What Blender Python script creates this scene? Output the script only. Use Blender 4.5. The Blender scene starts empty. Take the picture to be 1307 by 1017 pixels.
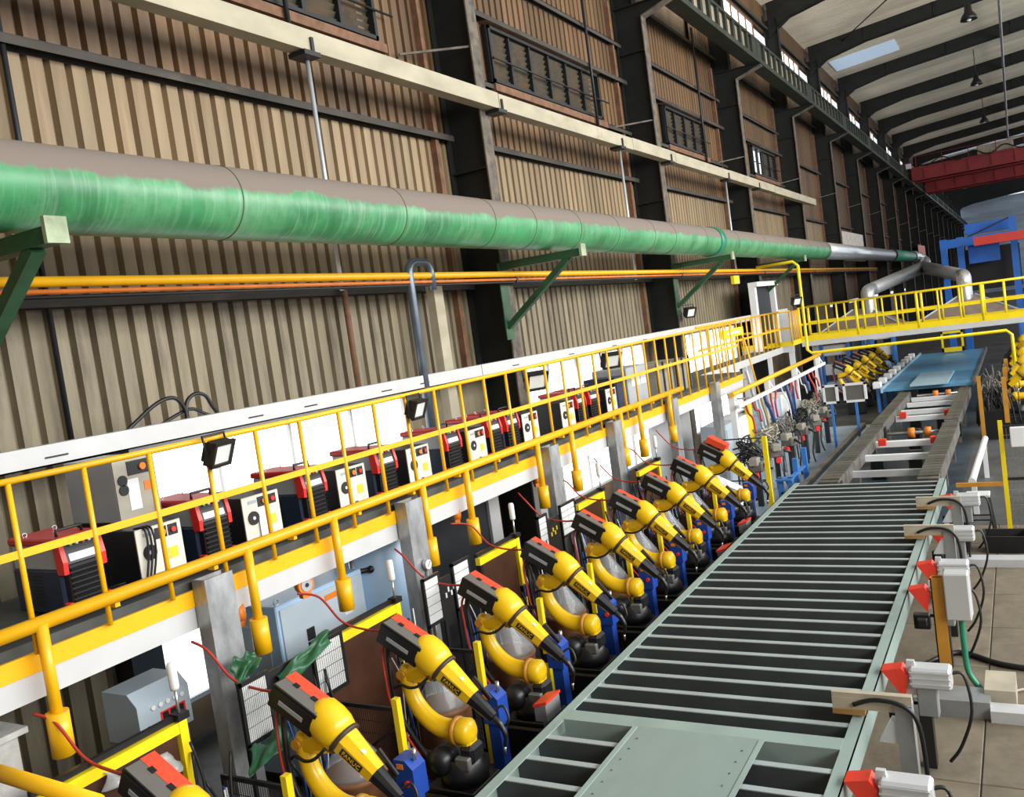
import bpy, math, random
import numpy as np
from mathutils import Vector, Matrix
random.seed(7)
WORLD_S, ADDED_E, EXPO = 1.15, 9500.0, 0.1
R_ = math.radians
scene = bpy.context.scene
col = scene.collection
# ---------------------------------------------------------------- camera
CAM = Vector((0.0, 0.0, 4.1))
YAW, PITCH, ROLL, FPX = 0.53030929, 0.06954793, 0.13881646, 1124.83
IW, IH = 1307.0, 1017.0
FW = Vector((-math.sin(YAW)*math.cos(PITCH), math.cos(YAW)*math.cos(PITCH), -math.sin(PITCH)))
RT0 = Vector((math.cos(YAW), math.sin(YAW), 0))
UP0 = RT0.cross(FW)
RT = math.cos(ROLL)*RT0 - math.sin(ROLL)*UP0
UP = math.sin(ROLL)*RT0 + math.cos(ROLL)*UP0
camd = bpy.data.cameras.new('camera'); cam = bpy.data.objects.new('camera', camd); col.objects.link(cam)
camd.sensor_fit = 'HORIZONTAL'; camd.sensor_width = 36.0; camd.lens = FPX/IW*36.0
camd.clip_start = 0.05; camd.clip_end = 600
cam.matrix_world = Matrix(((RT.x, UP.x, -FW.x, CAM.x), (RT.y, UP.y, -FW.y, CAM.y), (RT.z, UP.z, -FW.z, CAM.z), (0, 0, 0, 1)))
scene.camera = cam
def on(px, py, ax, val):
    """point of the world where the sight line through a photo pixel meets the plane axis = val"""
    d = FW + RT*((px-653.5)/FPX) - UP*((py-508.5)/FPX)
    i = 'XYZ'.index(ax); t = (val-CAM[i])/d[i]
    return CAM + d*t
# ---------------------------------------------------------------- light
world = bpy.data.worlds.new('world'); scene.world = world; world.use_nodes = True
bg = world.node_tree.nodes['Background']; bg.inputs[0].default_value = (0.86, 0.93, 1.0, 1); bg.inputs[1].default_value = WORLD_S
def area_light(name, loc, target, sx, sy, energy, color=(1, 1, 1)):
    d = bpy.data.lights.new(name, 'AREA'); d.shape = 'RECTANGLE'; d.size = sx; d.size_y = sy; d.energy = energy; d.color = color
    o = bpy.data.objects.new(name, d); col.objects.link(o); o.location = loc
    o.rotation_euler = (Vector(target)-Vector(loc)).to_track_quat('-Z', 'Y').to_euler()
    return o
# area light added for assumed side daylight; no window band is built there
area_light('window_daylight', (13.5, 14, 9.5), (-6, 14, 10.0), 44, 6, ADDED_E, (1.0, 0.985, 0.95))
scene.view_settings.view_transform = 'Standard'
scene.view_settings.look = 'None'
scene.view_settings.exposure = EXPO
scene.view_settings.gamma = 1.0
scene.view_settings.use_curve_mapping = False
# ---------------------------------------------------------------- materials
MATS = {}
def mat(name, c, rough=0.5, metal=0.0, var=0.15, scale=4.0, bump=0.0, bscale=60.0, c2=None, stretch=(1, 1, 1), emit=0.0, alpha=1.0, trans=0.0, thr=(0.45, 0.62), rnd=0.0, coat=0.0, mix2=None):
    """procedural Principled material: base colour broken by noise, optional second (dirt/wear) colour, bump, random per object"""
    m = bpy.data.materials.new(name); m.use_nodes = True; nt = m.node_tree; N = nt.nodes; L = nt.links
    b = N['Principled BSDF']; b.inputs['Roughness'].default_value = rough; b.inputs['Metallic'].default_value = metal
    if coat: b.inputs['Coat Weight'].default_value = coat
    tc = N.new('ShaderNodeTexCoord'); mp = N.new('ShaderNodeMapping'); mp.inputs['Scale'].default_value = stretch
    L.new(tc.outputs['Object'], mp.inputs[0])
    nz = N.new('ShaderNodeTexNoise'); nz.inputs['Scale'].default_value = scale; nz.inputs['Detail'].default_value = 6
    L.new(mp.outputs[0], nz.inputs['Vector'])
    rp = N.new('ShaderNodeValToRGB')
    lo = tuple(max(0, v*(1-var)) for v in c); hi = tuple(min(1, v*(1+var)) for v in c)
    rp.color_ramp.elements[0].position = 0.3; rp.color_ramp.elements[0].color = (*lo, 1)
    rp.color_ramp.elements[1].position = 0.7; rp.color_ramp.elements[1].color = (*hi, 1)
    L.new(nz.outputs['Fac'], rp.inputs[0]); out = rp.outputs[0]
    if c2:
        n2 = N.new('ShaderNodeTexNoise'); n2.inputs['Scale'].default_value = scale*(mix2 or 0.6); n2.inputs['Detail'].default_value = 9; n2.inputs['Roughness'].default_value = 0.7
        L.new(mp.outputs[0], n2.inputs['Vector'])
        r2 = N.new('ShaderNodeValToRGB'); r2.color_ramp.elements[0].position = thr[0]; r2.color_ramp.elements[1].position = thr[1]
        L.new(n2.outputs['Fac'], r2.inputs[0])
        mx = N.new('ShaderNodeMix'); mx.data_type = 'RGBA'; mx.inputs[7].default_value = (*c2, 1)
        L.new(r2.outputs[0], mx.inputs[0]); L.new(out, mx.inputs[6]); out = mx.outputs[2]
    if rnd:
        oi = N.new('ShaderNodeObjectInfo'); hs = N.new('ShaderNodeHueSaturation')
        mr = N.new('ShaderNodeMapRange'); mr.inputs[3].default_value = 1-rnd; mr.inputs[4].default_value = 1+rnd
        L.new(oi.outputs['Random'], mr.inputs[0]); L.new(mr.outputs[0], hs.inputs['Value']); L.new(out, hs.inputs['Color']); out = hs.outputs[0]
    L.new(out, b.inputs['Base Color'])
    if bump:
        nb = N.new('ShaderNodeTexNoise'); nb.inputs['Scale'].default_value = bscale; nb.inputs['Detail'].default_value = 4
        L.new(mp.outputs[0], nb.inputs['Vector']); bp = N.new('ShaderNodeBump'); bp.inputs['Strength'].default_value = bump; bp.inputs['Distance'].default_value = 0.01
        L.new(nb.outputs['Fac'], bp.inputs['Height']); L.new(bp.outputs[0], b.inputs['Normal'])
    if emit:
        b.inputs['Emission Color'].default_value = (*c, 1); b.inputs['Emission Strength'].default_value = emit
    if alpha < 1: b.inputs['Alpha'].default_value = alpha
    if trans: b.inputs['Transmission Weight'].default_value = trans
    MATS[name] = m
    return m
# ---------------------------------------------------------------- mesh builder
class MB:
    def __init__(self): self.v = []; self.f = []; self.s = []
    def add(self, vs, fs, smooth=False):
        o = len(self.v); self.v += [tuple(p) for p in vs]
        self.f += [tuple(i+o for i in f) for f in fs]; self.s += [smooth]*len(fs); return self
    def box(self, c, s, rot=None):
        hx, hy, hz = s[0]/2, s[1]/2, s[2]/2
        vs = [Vector((x*hx, y*hy, z*hz)) for z in (-1, 1) for y in (-1, 1) for x in (-1, 1)]
        if rot is not None: vs = [rot @ p for p in vs]
        c = Vector(c); vs = [p+c for p in vs]
        return self.add(vs, [(0, 2, 3, 1), (4, 5, 7, 6), (0, 1, 5, 4), (2, 6, 7, 3), (0, 4, 6, 2), (1, 3, 7, 5)])
    def b2(self, lo, hi):
        return self.box([(a+b)/2 for a, b in zip(lo, hi)], [abs(b-a) for a, b in zip(lo, hi)])
    def bbox(self, lo, hi, r=0.01):
        """box with chamfered edges"""
        lo = [min(a, b) for a, b in zip(lo, hi)] if False else list(lo); hi = list(hi)
        c = [(a+b)/2 for a, b in zip(lo, hi)]; h = [abs(b-a)/2 for a, b in zip(lo, hi)]; r = min(r, *[x*0.45 for x in h])
        vs = []; idx = {}
        for sx in (-1, 1):
            for sy in (-1, 1):
                for sz in (-1, 1):
                    for k in range(3):
                        p = [sx*(h[0]-(0 if k == 0 else r)), sy*(h[1]-(0 if k == 1 else r)), sz*(h[2]-(0 if k == 2 else r))]
                        idx[(sx, sy, sz, k)] = len(vs); vs.append([c[i]+p[i] for i in range(3)])
        fs = []
        for k in range(3):
            a, b = [(1, 2), (2, 0), (0, 1)][k]
            for s in (-1, 1):
                q = []
                for (sa, sb) in ((-1, -1), (1, -1), (1, 1), (-1, 1)):
                    t = [0, 0, 0]; t[k] = s; t[a] = sa; t[b] = sb; q.append(idx[(t[0], t[1], t[2], k)])
                fs.append(tuple(q if s > 0 else q[::-1]))
        for k in range(3):                      # edges along axis k
            a, b = [(1, 2), (2, 0), (0, 1)][k]
            for sa in (-1, 1):
                for sb in (-1, 1):
                    def I(sk, w):
                        t = [0, 0, 0]; t[k] = sk; t[a] = sa; t[b] = sb; return idx[(t[0], t[1], t[2], w)]
                    q = (I(-1, a), I(1, a), I(1, b), I(-1, b))
                    fs.append(q if sa*sb < 0 else q[::-1])
        for sx in (-1, 1):
            for sy in (-1, 1):
                for sz in (-1, 1):
                    q = (idx[(sx, sy, sz, 0)], idx[(sx, sy, sz, 1)], idx[(sx, sy, sz, 2)])
                    fs.append(q if sx*sy*sz > 0 else q[::-1])
        return self.add(vs, fs)
    def bar(self, p0, p1, w, h=None, up=(0, 0, 1)):
        """rectangular bar from p0 to p1, w across, h along up"""
        h = h or w; p0 = Vector(p0); p1 = Vector(p1); d = (p1-p0).normalized(); u = Vector(up)
        s = d.cross(u)
        if s.length < 1e-4: s = d.cross(Vector((0, 1, 0)))
        s.normalize(); u = s.cross(d)
        vs = [p+s*(a*w/2)+u*(b*h/2) for p in (p0, p1) for b in (-1, 1) for a in (-1, 1)]
        return self.add(vs, [(0, 2, 3, 1), (4, 5, 7, 6), (0, 1, 5, 4), (2, 6, 7, 3), (0, 4, 6, 2), (1, 3, 7, 5)])
    def tube(self, pts, r, n=10, cap=True, closed=False):
        pts = [Vector(p) for p in pts]; rs = r if isinstance(r, (list, tuple)) else [r]*len(pts)
        m = len(pts); vs = []; prev = None
        for i, p in enumerate(pts):
            if closed: t = pts[(i+1) % m]-pts[i-1]
            else: t = pts[min(i+1, m-1)]-pts[max(i-1, 0)]
            t.normalize()
            if prev is None:
                a = Vector((0, 0, 1)) if abs(t.z) < 0.9 else Vector((1, 0, 0)); u = t.cross(a).normalized()
            else:
                u = prev - t*prev.dot(t)
                if u.length < 1e-5: u = t.orthogonal()
                u.normalize()
            prev = u; w = t.cross(u)
            for k in range(n):
                an = 2*math.pi*k/n; vs.append(p+(u*math.cos(an)+w*math.sin(an))*rs[i])
        fs = []
        for i in range(m if closed else m-1):
            j = (i+1) % m
            for k in range(n):
                fs.append((i*n+k, i*n+(k+1) % n, j*n+(k+1) % n, j*n+k))
        self.add(vs, fs, True)
        if cap and not closed:
            o = len(self.v)-len(vs)
            self.f += [tuple(o+k for k in range(n))[::-1], tuple(o+(m-1)*n+k for k in range(n))]; self.s += [False, False]
        return self
    def cyl(self, p0, p1, r, n=14, r1=None): return self.tube([p0, p1], [r, r if r1 is None else r1], n)
    def lathe(self, prof, c=(0, 0, 0), ax=(0, 0, 1), n=20):
        c = Vector(c); a = Vector(ax).normalized(); u = a.orthogonal().normalized(); w = a.cross(u); vs = []; fs = []; m = len(prof)
        for (r, z) in prof:
            for k in range(n):
                an = 2*math.pi*k/n; vs.append(c+a*z+(u*math.cos(an)+w*math.sin(an))*max(r, 1e-4))
        for i in range(m-1):
            for k in range(n): fs.append((i*n+k, i*n+(k+1) % n, (i+1)*n+(k+1) % n, (i+1)*n+k))
        self.add(vs, fs, True)
        o = len(self.v)-len(vs); self.f += [tuple(o+k for k in range(n))[::-1], tuple(o+(m-1)*n+k for k in range(n))]; self.s += [False, False]
        return self
    def ball(self, c, r, n=14, sc=(1, 1, 1), rot=None):
        vs = []; fs = []; m = n//2; c = Vector(c)
        for i in range(m+1):
            th = math.pi*i/m
            for k in range(n):
                ph = 2*math.pi*k/n; p = Vector((r*sc[0]*math.sin(th)*math.cos(ph), r*sc[1]*math.sin(th)*math.sin(ph), r*sc[2]*math.cos(th)))
                if rot is not None: p = rot @ p
                vs.append(c+p)
        for i in range(m):
            for k in range(n): fs.append((i*n+k, (i+1)*n+k, (i+1)*n+(k+1) % n, i*n+(k+1) % n))
        return self.add(vs, fs, True)
    def prism(self, poly, d0, d1, plane='XZ'):
        """closed 2D polygon extruded along the third axis from d0 to d1"""
        def P(a, b, d): return {'XZ': (a, d, b), 'YZ': (d, a, b), 'XY': (a, b, d)}[plane]
        n = len(poly); vs = [P(a, b, d0) for a, b in poly]+[P(a, b, d1) for a, b in poly]
        fs = [tuple(range(n)), tuple(range(n, 2*n))[::-1]]+[(i, n+i, n+(i+1) % n, (i+1) % n) for i in range(n)]
        return self.add(vs, fs)
    def mesh(self, name, off=None):
        me = bpy.data.meshes.new(name)
        vs = self.v if off is None else [(a-off[0], b-off[1], c-off[2]) for a, b, c in self.v]
        me.from_pydata(vs, [], self.f); me.polygons.foreach_set('use_smooth', self.s); me.update()
        return me
    def build(self, name, m, parent=None, world=False):
        """part: vertices in the frame of the parent thing (world=True: given in world coordinates)"""
        off = None
        if world and parent is not None: off = parent['_o']
        me = self.mesh(name, off); fixn(me); me.materials.append(MATS[m] if isinstance(m, str) else m)
        o = bpy.data.objects.new(name, me); col.objects.link(o)
        if parent is not None:
            o.parent = parent; o['_o'] = parent['_o']
        return o
    def top(self, name, m, label=None, cat=None, group=None, kind=None):
        """top-level thing that is one mesh; origin at the middle of its base"""
        a = np.array(self.v); lo = a.min(0); hi = a.max(0); off = ((lo[0]+hi[0])/2, (lo[1]+hi[1])/2, lo[2])
        me = self.mesh(name, off); fixn(me); me.materials.append(MATS[m]); o = bpy.data.objects.new(name, me); col.objects.link(o); o.location = off; o['_o'] = off
        return tag(o, label, cat, group, kind)
import bmesh
def fixn(me):
    bm = bmesh.new(); bm.from_mesh(me); bmesh.ops.recalc_face_normals(bm, faces=bm.faces); bm.to_mesh(me); bm.free()
def tag(o, label=None, cat=None, group=None, kind=None):
    if label: o['label'] = label
    if cat: o['category'] = cat
    if group: o['group'] = group
    if kind: o['kind'] = kind
    return o
def thing(name, label, cat, loc=(0, 0, 0), rz=0.0, group=None, kind=None):
    o = bpy.data.objects.new(name, None); col.objects.link(o); o.location = loc; o.rotation_euler = (0, 0, rz); o.empty_display_size = 0.1
    o['_o'] = tuple(loc); return tag(o, label, cat, group, kind)
def copy_tree(o, parent=None, loc=None, rz=None, label=None, group=None):
    c = o.copy(); col.objects.link(c)
    if parent is not None: c.parent = parent
    if loc is not None: c.location = loc; c['_o'] = tuple(loc)
    if rz is not None: c.rotation_euler = (0, 0, rz)
    if label: c['label'] = label
    if group: c['group'] = group
    for ch in list(o.children): copy_tree(ch, c)
    return c
def inst(me, name, parent, loc=(0, 0, 0), rot=(0, 0, 0), sc=(1, 1, 1)):
    """a piece that shares mesh data with its look-alikes"""
    o = bpy.data.objects.new(name, me); col.objects.link(o); o.location = loc; o.rotation_euler = rot; o.scale = sc
    if parent is not None: o.parent = parent; o['_o'] = parent['_o']
    return o
def arc(c, r, a0, a1, n, u, w):
    c = Vector(c); u = Vector(u); w = Vector(w)
    return [c+(u*math.cos(a)+w*math.sin(a))*r for a in [a0+(a1-a0)*i/n for i in range(n+1)]]
def smooth(pts, k=6):
    """Catmull-Rom through points"""
    P = [Vector(p) for p in pts]; out = []
    for i in range(len(P)-1):
        p0 = P[max(i-1, 0)]; p1 = P[i]; p2 = P[i+1]; p3 = P[min(i+2, len(P)-1)]
        for j in range(k):
            t = j/k; out.append(0.5*((2*p1)+(p2-p0)*t+(2*p0-5*p1+4*p2-p3)*t*t+(3*p1-p0-3*p2+p3)*t**3))
    return out+[P[-1]]
def text_mesh(s, size, depth=0.002):
    c = bpy.data.curves.new('lettering', 'FONT'); c.body = s; c.size = size; c.extrude = depth; c.align_x = 'CENTER'; c.align_y = 'CENTER'; c.resolution_u = 2
    o = bpy.data.objects.new('lettering', c); col.objects.link(o); dg = bpy.context.evaluated_depsgraph_get()
    me = bpy.data.meshes.new_from_object(o.evaluated_get(dg)); bpy.data.objects.remove(o); bpy.data.curves.remove(c)
    return me
ORD = ['first', 'second', 'third', 'fourth', 'fifth', 'sixth', 'seventh', 'eighth', 'ninth', 'tenth', 'eleventh', 'twelfth', 'thirteenth', 'fourteenth', 'fifteenth', 'sixteenth']
# ================================================================ materials
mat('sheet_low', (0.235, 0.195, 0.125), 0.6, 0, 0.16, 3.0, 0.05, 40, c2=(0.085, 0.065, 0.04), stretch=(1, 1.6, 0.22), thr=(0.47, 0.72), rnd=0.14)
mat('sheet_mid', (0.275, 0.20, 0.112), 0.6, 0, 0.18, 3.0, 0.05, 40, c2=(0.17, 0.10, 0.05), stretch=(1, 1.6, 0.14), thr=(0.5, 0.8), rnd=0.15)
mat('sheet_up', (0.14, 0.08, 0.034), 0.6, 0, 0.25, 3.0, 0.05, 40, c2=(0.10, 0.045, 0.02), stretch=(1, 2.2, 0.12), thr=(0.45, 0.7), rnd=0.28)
mat('sheet_far', (0.17, 0.115, 0.065), 0.7, 0, 0.3, 2.0)
mat('dark_steel', (0.012, 0.013, 0.011), 0.62, 0.2, 0.35, 2.0, c2=(0.05, 0.04, 0.028), thr=(0.6, 0.85))
mat('flange_dust', (0.14, 0.115, 0.088), 0.8, 0, 0.25, 5.0, c2=(0.06, 0.05, 0.04))
mat('girt', (0.045, 0.038, 0.03), 0.75, 0, 0.3, 4.0, c2=(0.14, 0.115, 0.09), stretch=(1, 0.3, 1), thr=(0.55, 0.8))
mat('girder_green', (0.022, 0.028, 0.018), 0.55, 0.1, 0.3, 2.0)
mat('girder_web', (0.27, 0.225, 0.165), 0.75, 0, 0.25, 1.5)  # light falling on the girder web painted in as beige
mat('roof_sheet', (0.80, 0.72, 0.57), 0.6, 0, 0.14, 0.5, c2=(0.40, 0.32, 0.22), stretch=(0.35, 1.5, 1), thr=(0.5, 0.85), rnd=0.10)
mat('skylight', (0.62, 0.78, 1.0), 0.4, 0, 0.15, 1.0, emit=0.32, stretch=(0.3, 3, 1))
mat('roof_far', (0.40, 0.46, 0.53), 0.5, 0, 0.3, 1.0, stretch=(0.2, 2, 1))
mat('concrete', (0.185, 0.15, 0.10), 0.75, 0, 0.25, 2.2, 0.15, 30, c2=(0.075, 0.062, 0.042), thr=(0.45, 0.74), rnd=0.10)
mat('floor_dark', (0.06, 0.06, 0.06), 0.6, 0, 0.35, 1.2, c2=(0.02, 0.02, 0.02))
mat('floor_blue_dark', (0.045, 0.07, 0.095), 0.4, 0, 0.3, 1.2, c2=(0.02, 0.025, 0.03), thr=(0.45, 0.7))
mat('floor_grey', (0.075, 0.082, 0.085), 0.45, 0, 0.3, 1.2, c2=(0.03, 0.03, 0.03), thr=(0.5, 0.75))
mat('floor_blue', (0.30, 0.38, 0.46), 0.35, 0, 0.16, 1.2, c2=(0.12, 0.13, 0.14), thr=(0.5, 0.75))
mat('pane_day', (1.0, 0.99, 0.97), 0.4, 0, 0.02, 1.0, emit=1.6)
mat('pane_pale', (0.80, 0.85, 0.88), 0.4, 0, 0.1, 2.0, emit=0.8)
mat('louvre', (0.055, 0.048, 0.032), 0.6, 0, 0.3, 5, c2=(0.10, 0.06, 0.03))
mat('rust', (0.17, 0.085, 0.045), 0.8, 0, 0.3, 6.0)
mat('frame_black', (0.012, 0.013, 0.015), 0.5, 0.1, 0.2, 5)
mat('white_paint', (0.57, 0.57, 0.565), 0.45, 0, 0.05, 3.0, c2=(0.42, 0.38, 0.32), thr=(0.68, 0.9))
mat('yellow', (0.90, 0.47, 0.006), 0.36, 0, 0.07, 3.0, c2=(0.45, 0.20, 0.01), thr=(0.70, 0.92))
mat('yellow_lemon', (0.92, 0.68, 0.01), 0.36, 0, 0.07, 3.0, c2=(0.45, 0.28, 0.02), thr=(0.70, 0.92))
mat('galv', (0.46, 0.47, 0.48), 0.38, 0.55, 0.22, 7.0, 0.05, 25, c2=(0.22, 0.22, 0.21), stretch=(1, 1, 0.5), thr=(0.45, 0.75))
mat('deck', (0.07, 0.075, 0.07), 0.7, 0.2, 0.3, 4)
mat('cream_beam', (0.40, 0.355, 0.255), 0.7, 0, 0.15, 3.0, c2=(0.25, 0.15, 0.07), stretch=(1, 0.5, 1), thr=(0.58, 0.8))
# ================================================================ the setting
COLY = [3.88] + [13.55+8.85*i for i in range(0, 20)]
YEND = COLY[-1]+5
floor = MB().b2((-9.2, -6, -0.2), (16, YEND, -0.012)).top('floor', 'floor_dark', 'dark worn concrete floor of the hall', None, None, 'structure')
m_sl = MB().bbox((-0.595, -0.595, -0.03), (0.595, 0.595, 0.0), 0.006).mesh('slab'); fixn(m_sl); m_sl.materials.append(MATS['concrete'])
for i in range(6):
    for j in range(10):
        inst(m_sl, 'slab', floor, (-1.20+1.2*i-floor.location.x, 4.6+1.2*j-floor.location.y, 0-floor.location.z), (0, 0, 0), (1, 1, 1))
MB().b2((-7.4, 15.6, -0.012), (-4.1, 28, 0.004)).build('painted_strip', 'floor_blue', floor, True)
MB().b2((-4.1, 16.0, -0.012), (-1.25, 44, 0.004)).build('painted_strip', 'floor_blue_dark', floor, True)
MB().b2((-1.25, 15.9, -0.012), (2.5, 44, 0.004)).build('painted_strip', 'floor_grey', floor, True)
# ---- left wall: corrugated sheets between girts
wall = MB().b2((-8.75, -4, 0), (-8.68, YEND, 3.3)).top('wall_left', 'sheet_far', 'tall corrugated sheet wall with girts', None, None, 'structure')
wallo = wall.location
def sheet_mesh(h, w=0.9777, ribs=4):
    p = w/ribs; pts = []
    for k in range(ribs):
        y = k*p; pts += [(0.0, y), (0.0, y+p-0.085), (-0.085, y+p-0.068), (-0.085, y+p-0.017)]
    pts.append((0.0, w)); b = MB(); n = len(pts)
    vs = [(x, y, 0) for x, y in pts]+[(x, y, h) for x, y in pts]+[(x-0.004, y, 0) for x, y in pts]+[(x-0.004, y, h) for x, y in pts]
    fs = [(i, i+1, n+i+1, n+i) for i in range(n-1)]+[(2*n+i, 3*n+i, 3*n+i+1, 2*n+i+1) for i in range(n-1)]
    b.add(vs, fs); return b.mesh('sheet')
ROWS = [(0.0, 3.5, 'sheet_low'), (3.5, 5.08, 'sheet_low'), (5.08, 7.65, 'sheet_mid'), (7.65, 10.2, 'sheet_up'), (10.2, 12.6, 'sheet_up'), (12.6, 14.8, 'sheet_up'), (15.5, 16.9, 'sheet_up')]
RM = []
for z0, z1, mm in ROWS:
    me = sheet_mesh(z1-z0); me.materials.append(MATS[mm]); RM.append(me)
WINS = [(5.95, 11.1), (14.6, 21.4), (23.4, 30.2)]           # bays whose lower wall is a window band
YS = 1.60
k = 0
while True:
    y0 = YS+0.9777*k; k += 1
    if y0 > 49: break
    for r, (z0, z1, mm) in enumerate(ROWS):
        if r == 0 and any(a-0.3 < y0+0.49 < b+0.3 for a, b in WINS): continue
        if r == 0 and y0 > 14: continue
        if r >= 4 and y0 < 12: continue                       # above the picture there
        if r >= 5 and y0 < 28: continue
        if r == 3 and z1 > 9 and ((15.3 < y0+0.49 < 20.6) or (25.2 < y0+0.49 < 29) or (8.4 < y0+0.49 < 11.8) or (35 < y0+0.49 < 38.8)):
            o = inst(RM[3], 'sheet', wall, (-8.5-wallo.x, y0-wallo.y, z0-wallo.z), sc=(1, 1, 1.30/2.55)); continue
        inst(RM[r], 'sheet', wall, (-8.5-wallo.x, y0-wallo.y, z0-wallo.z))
b = MB()
fm = sheet_mesh(11.3, 8.85, 24)
YF = YS+0.9777*(k-1)
for i in range(0, int((YEND-YF)/8.85)+1):
    o = len(b.v); b.v += [(v.co.x-8.5, v.co.y+YF+8.85*i, v.co.z+3.5) for v in fm.vertices]
    b.f += [tuple(x+o for x in p.vertices) for p in fm.polygons]; b.s += [False]*len(fm.polygons)
fm2 = sheet_mesh(1.4, 8.85, 24)
for i in range(0, int((YEND-YF)/8.85)+1):
    o = len(b.v); b.v += [(v.co.x-8.5, v.co.y+YF+8.85*i, v.co.z+15.5) for v in fm2.vertices]
    b.f += [tuple(x+o for x in p.vertices) for p in fm2.polygons]; b.s += [False]*len(fm2.polygons)
tag(b.build('far_sheeting', 'sheet_up', wall, True), kind='stuff')
MB().b2((-8.62, -4, 16.9), (-8.5, YEND, 17.1)).b2((-8.66, -4, 3.3), (-8.64, 49, 14.8)).b2((-8.66, -4, 15.5), (-8.64, YEND, 17.0)).build('backing', 'sheet_far', wall, True)
# girts
def girt(z, y0, y1, d=0.16):
    MB().b2((-8.5, y0, z-0.015), (-8.5+d, y1, z+0.0)).b2((-8.5+d-0.012, y0, z-0.10), (-8.5+d, y1, z)).b2((-8.5, y0, z-0.10), (-8.495, y1, z)).build('girt', 'girt', wall, True)
edges = [1.0]+COLY
for i in range(len(edges)-1):
    a, c = edges[i]+0.14, edges[i+1]-0.14
    if a > 120: break
    for z in (5.12, 7.72, 10.25, 12.6, 15.66):
        girt(z, a, c, 0.20)
    if i in (2, 3, 4): girt(8.95, a, c); girt(11.2, a, c)
    MB().b2((-8.5, edges[i+1]-0.62, 3.5), (-8.38, edges[i+1]-0.52, 12.2)).build('wall_post', 'rust', wall, True)
# ---- roof
roof = MB()
SL = 0.085
def zr(x): return 16.62+(x+7)*SL
roof.add([(-9.2, -6, zr(-9.2)+0.28), (16, -6, zr(16)+0.28), (16, YEND, zr(16)+0.28), (-9.2, YEND, zr(-9.2)+0.28), (-9.2, -6, zr(-9.2)+0.33), (16, -6, zr(16)+0.33), (16, YEND, zr(16)+0.33), (-9.2, YEND, zr(-9.2)+0.33)],
         [(0, 1, 2, 3), (4, 7, 6, 5), (0, 4, 5, 1), (1, 5, 6, 2), (2, 6, 7, 3), (3, 7, 4, 0)])
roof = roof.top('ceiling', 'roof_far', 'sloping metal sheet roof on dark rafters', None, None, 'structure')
ro = roof.location
p = 0.25; n = 12
pts = []
for q in range(n): pts += [(q*p, 0), (q*p+p-0.07, 0), (q*p+p-0.05, 0.04), (q*p+p-0.02, 0.04)]
pts.append((n*p, 0)); nn = len(pts)
XL = 24.6
me = MB().add([(0, y, z) for y, z in pts]+[(XL, y, z+XL*SL) for y, z in pts], [(i, nn+i, nn+i+1, i+1) for i in range(nn-1)]).mesh('roof_sheet')
me.materials.append(MATS['roof_sheet']); me2 = me.copy(); me2.materials.clear(); me2.materials.append(MATS['skylight'])
y = 24.0; q = 0
while y < YEND-4:
    inst(me, 'roof_sheet', roof, (-8.7-ro.x, y-ro.y, zr(-8.7)+0.20-ro.z)); y += 3.0; q += 1
ms = MB().add([(0, 0, 0), (3.4, 0, 3.4*SL), (3.4, 2.6, 3.4*SL), (0, 2.6, 0), (0, 0, -0.01), (3.4, 0, 3.4*SL-0.01), (3.4, 2.6, 3.4*SL-0.01), (0, 2.6, -0.01)], [(0, 1, 2, 3), (7, 6, 5, 4), (0, 4, 5, 1), (1, 5, 6, 2), (2, 6, 7, 3), (3, 7, 4, 0)]).mesh('skylight'); ms.materials.append(MATS['skylight'])
for i in range(5, 6):
    inst(ms, 'skylight', roof, (-8.0-ro.x, COLY[i]+4.2-ro.y, zr(-8.0)+0.17-ro.z))  # glowing sheet painting the soft bluish light on the roof by the wall
ms2 = MB().add([(0, 0, 0), (14, 0, 14*SL), (14, 4, 14*SL), (0, 4, 0), (0, 0, -0.01), (14, 0, 14*SL-0.01), (14, 4, 14*SL-0.01), (0, 4, -0.01)], [(0, 1, 2, 3), (7, 6, 5, 4), (0, 4, 5, 1), (1, 5, 6, 2), (2, 6, 7, 3), (3, 7, 4, 0)]).mesh('skylight')
mat('skylight_far', (0.55, 0.68, 0.85), 0.4, 0, 0.2, 1.0, emit=0.35, stretch=(0.2, 2, 1)); ms2.materials.append(MATS['skylight_far'])  # glowing sheets added as assumed skylights for the bluish light on the far roof
for i in range(11, 20):
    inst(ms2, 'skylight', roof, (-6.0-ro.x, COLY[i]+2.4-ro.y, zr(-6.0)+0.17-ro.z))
# rafters, tie rods, purlin hangers
raf = MB()
x0, x1 = -8.3, 15.5
prof = [(x0, zr(x0)+0.2), (x1, zr(x1)+0.2), (x1, zr(x1)-0.5), (-5.5, zr(-5.5)-0.5), (-7.4, zr(-7.4)-0.72), (-7.9, zr(-7.9)-1.0), (x0, zr(x0)-1.3)]
raf.prism(prof, -0.07, 0.07, 'XZ')
raf.add([(x, y, z) for (x, z) in [(-7.9, zr(-7.9)-1.0), (-7.4, zr(-7.4)-0.72), (-5.5, zr(-5.5)-0.5), (x1, zr(x1)-0.5)] for y in (-0.16, 0.16)], [(0, 1, 3, 2), (2, 3, 5, 4), (4, 5, 7, 6)])
rme = raf.mesh('rafter'); fixn(rme); rme.materials.append(MATS['dark_steel'])
for i in range(3, len(COLY)):
    inst(rme, 'rafter', roof, (-ro.x, COLY[i]-ro.y, -ro.z))
for i in range(4, 12):
    t = MB()
    for xx in (-5.6, -2.4, 0.8, 4.0): t.cyl((xx, COLY[i]-0.09, zr(xx)-0.5), (xx, COLY[i]-0.09, zr(xx)+0.18), 0.025, 6)
    t.build('hanger', 'frame_black', roof, True)
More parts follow.
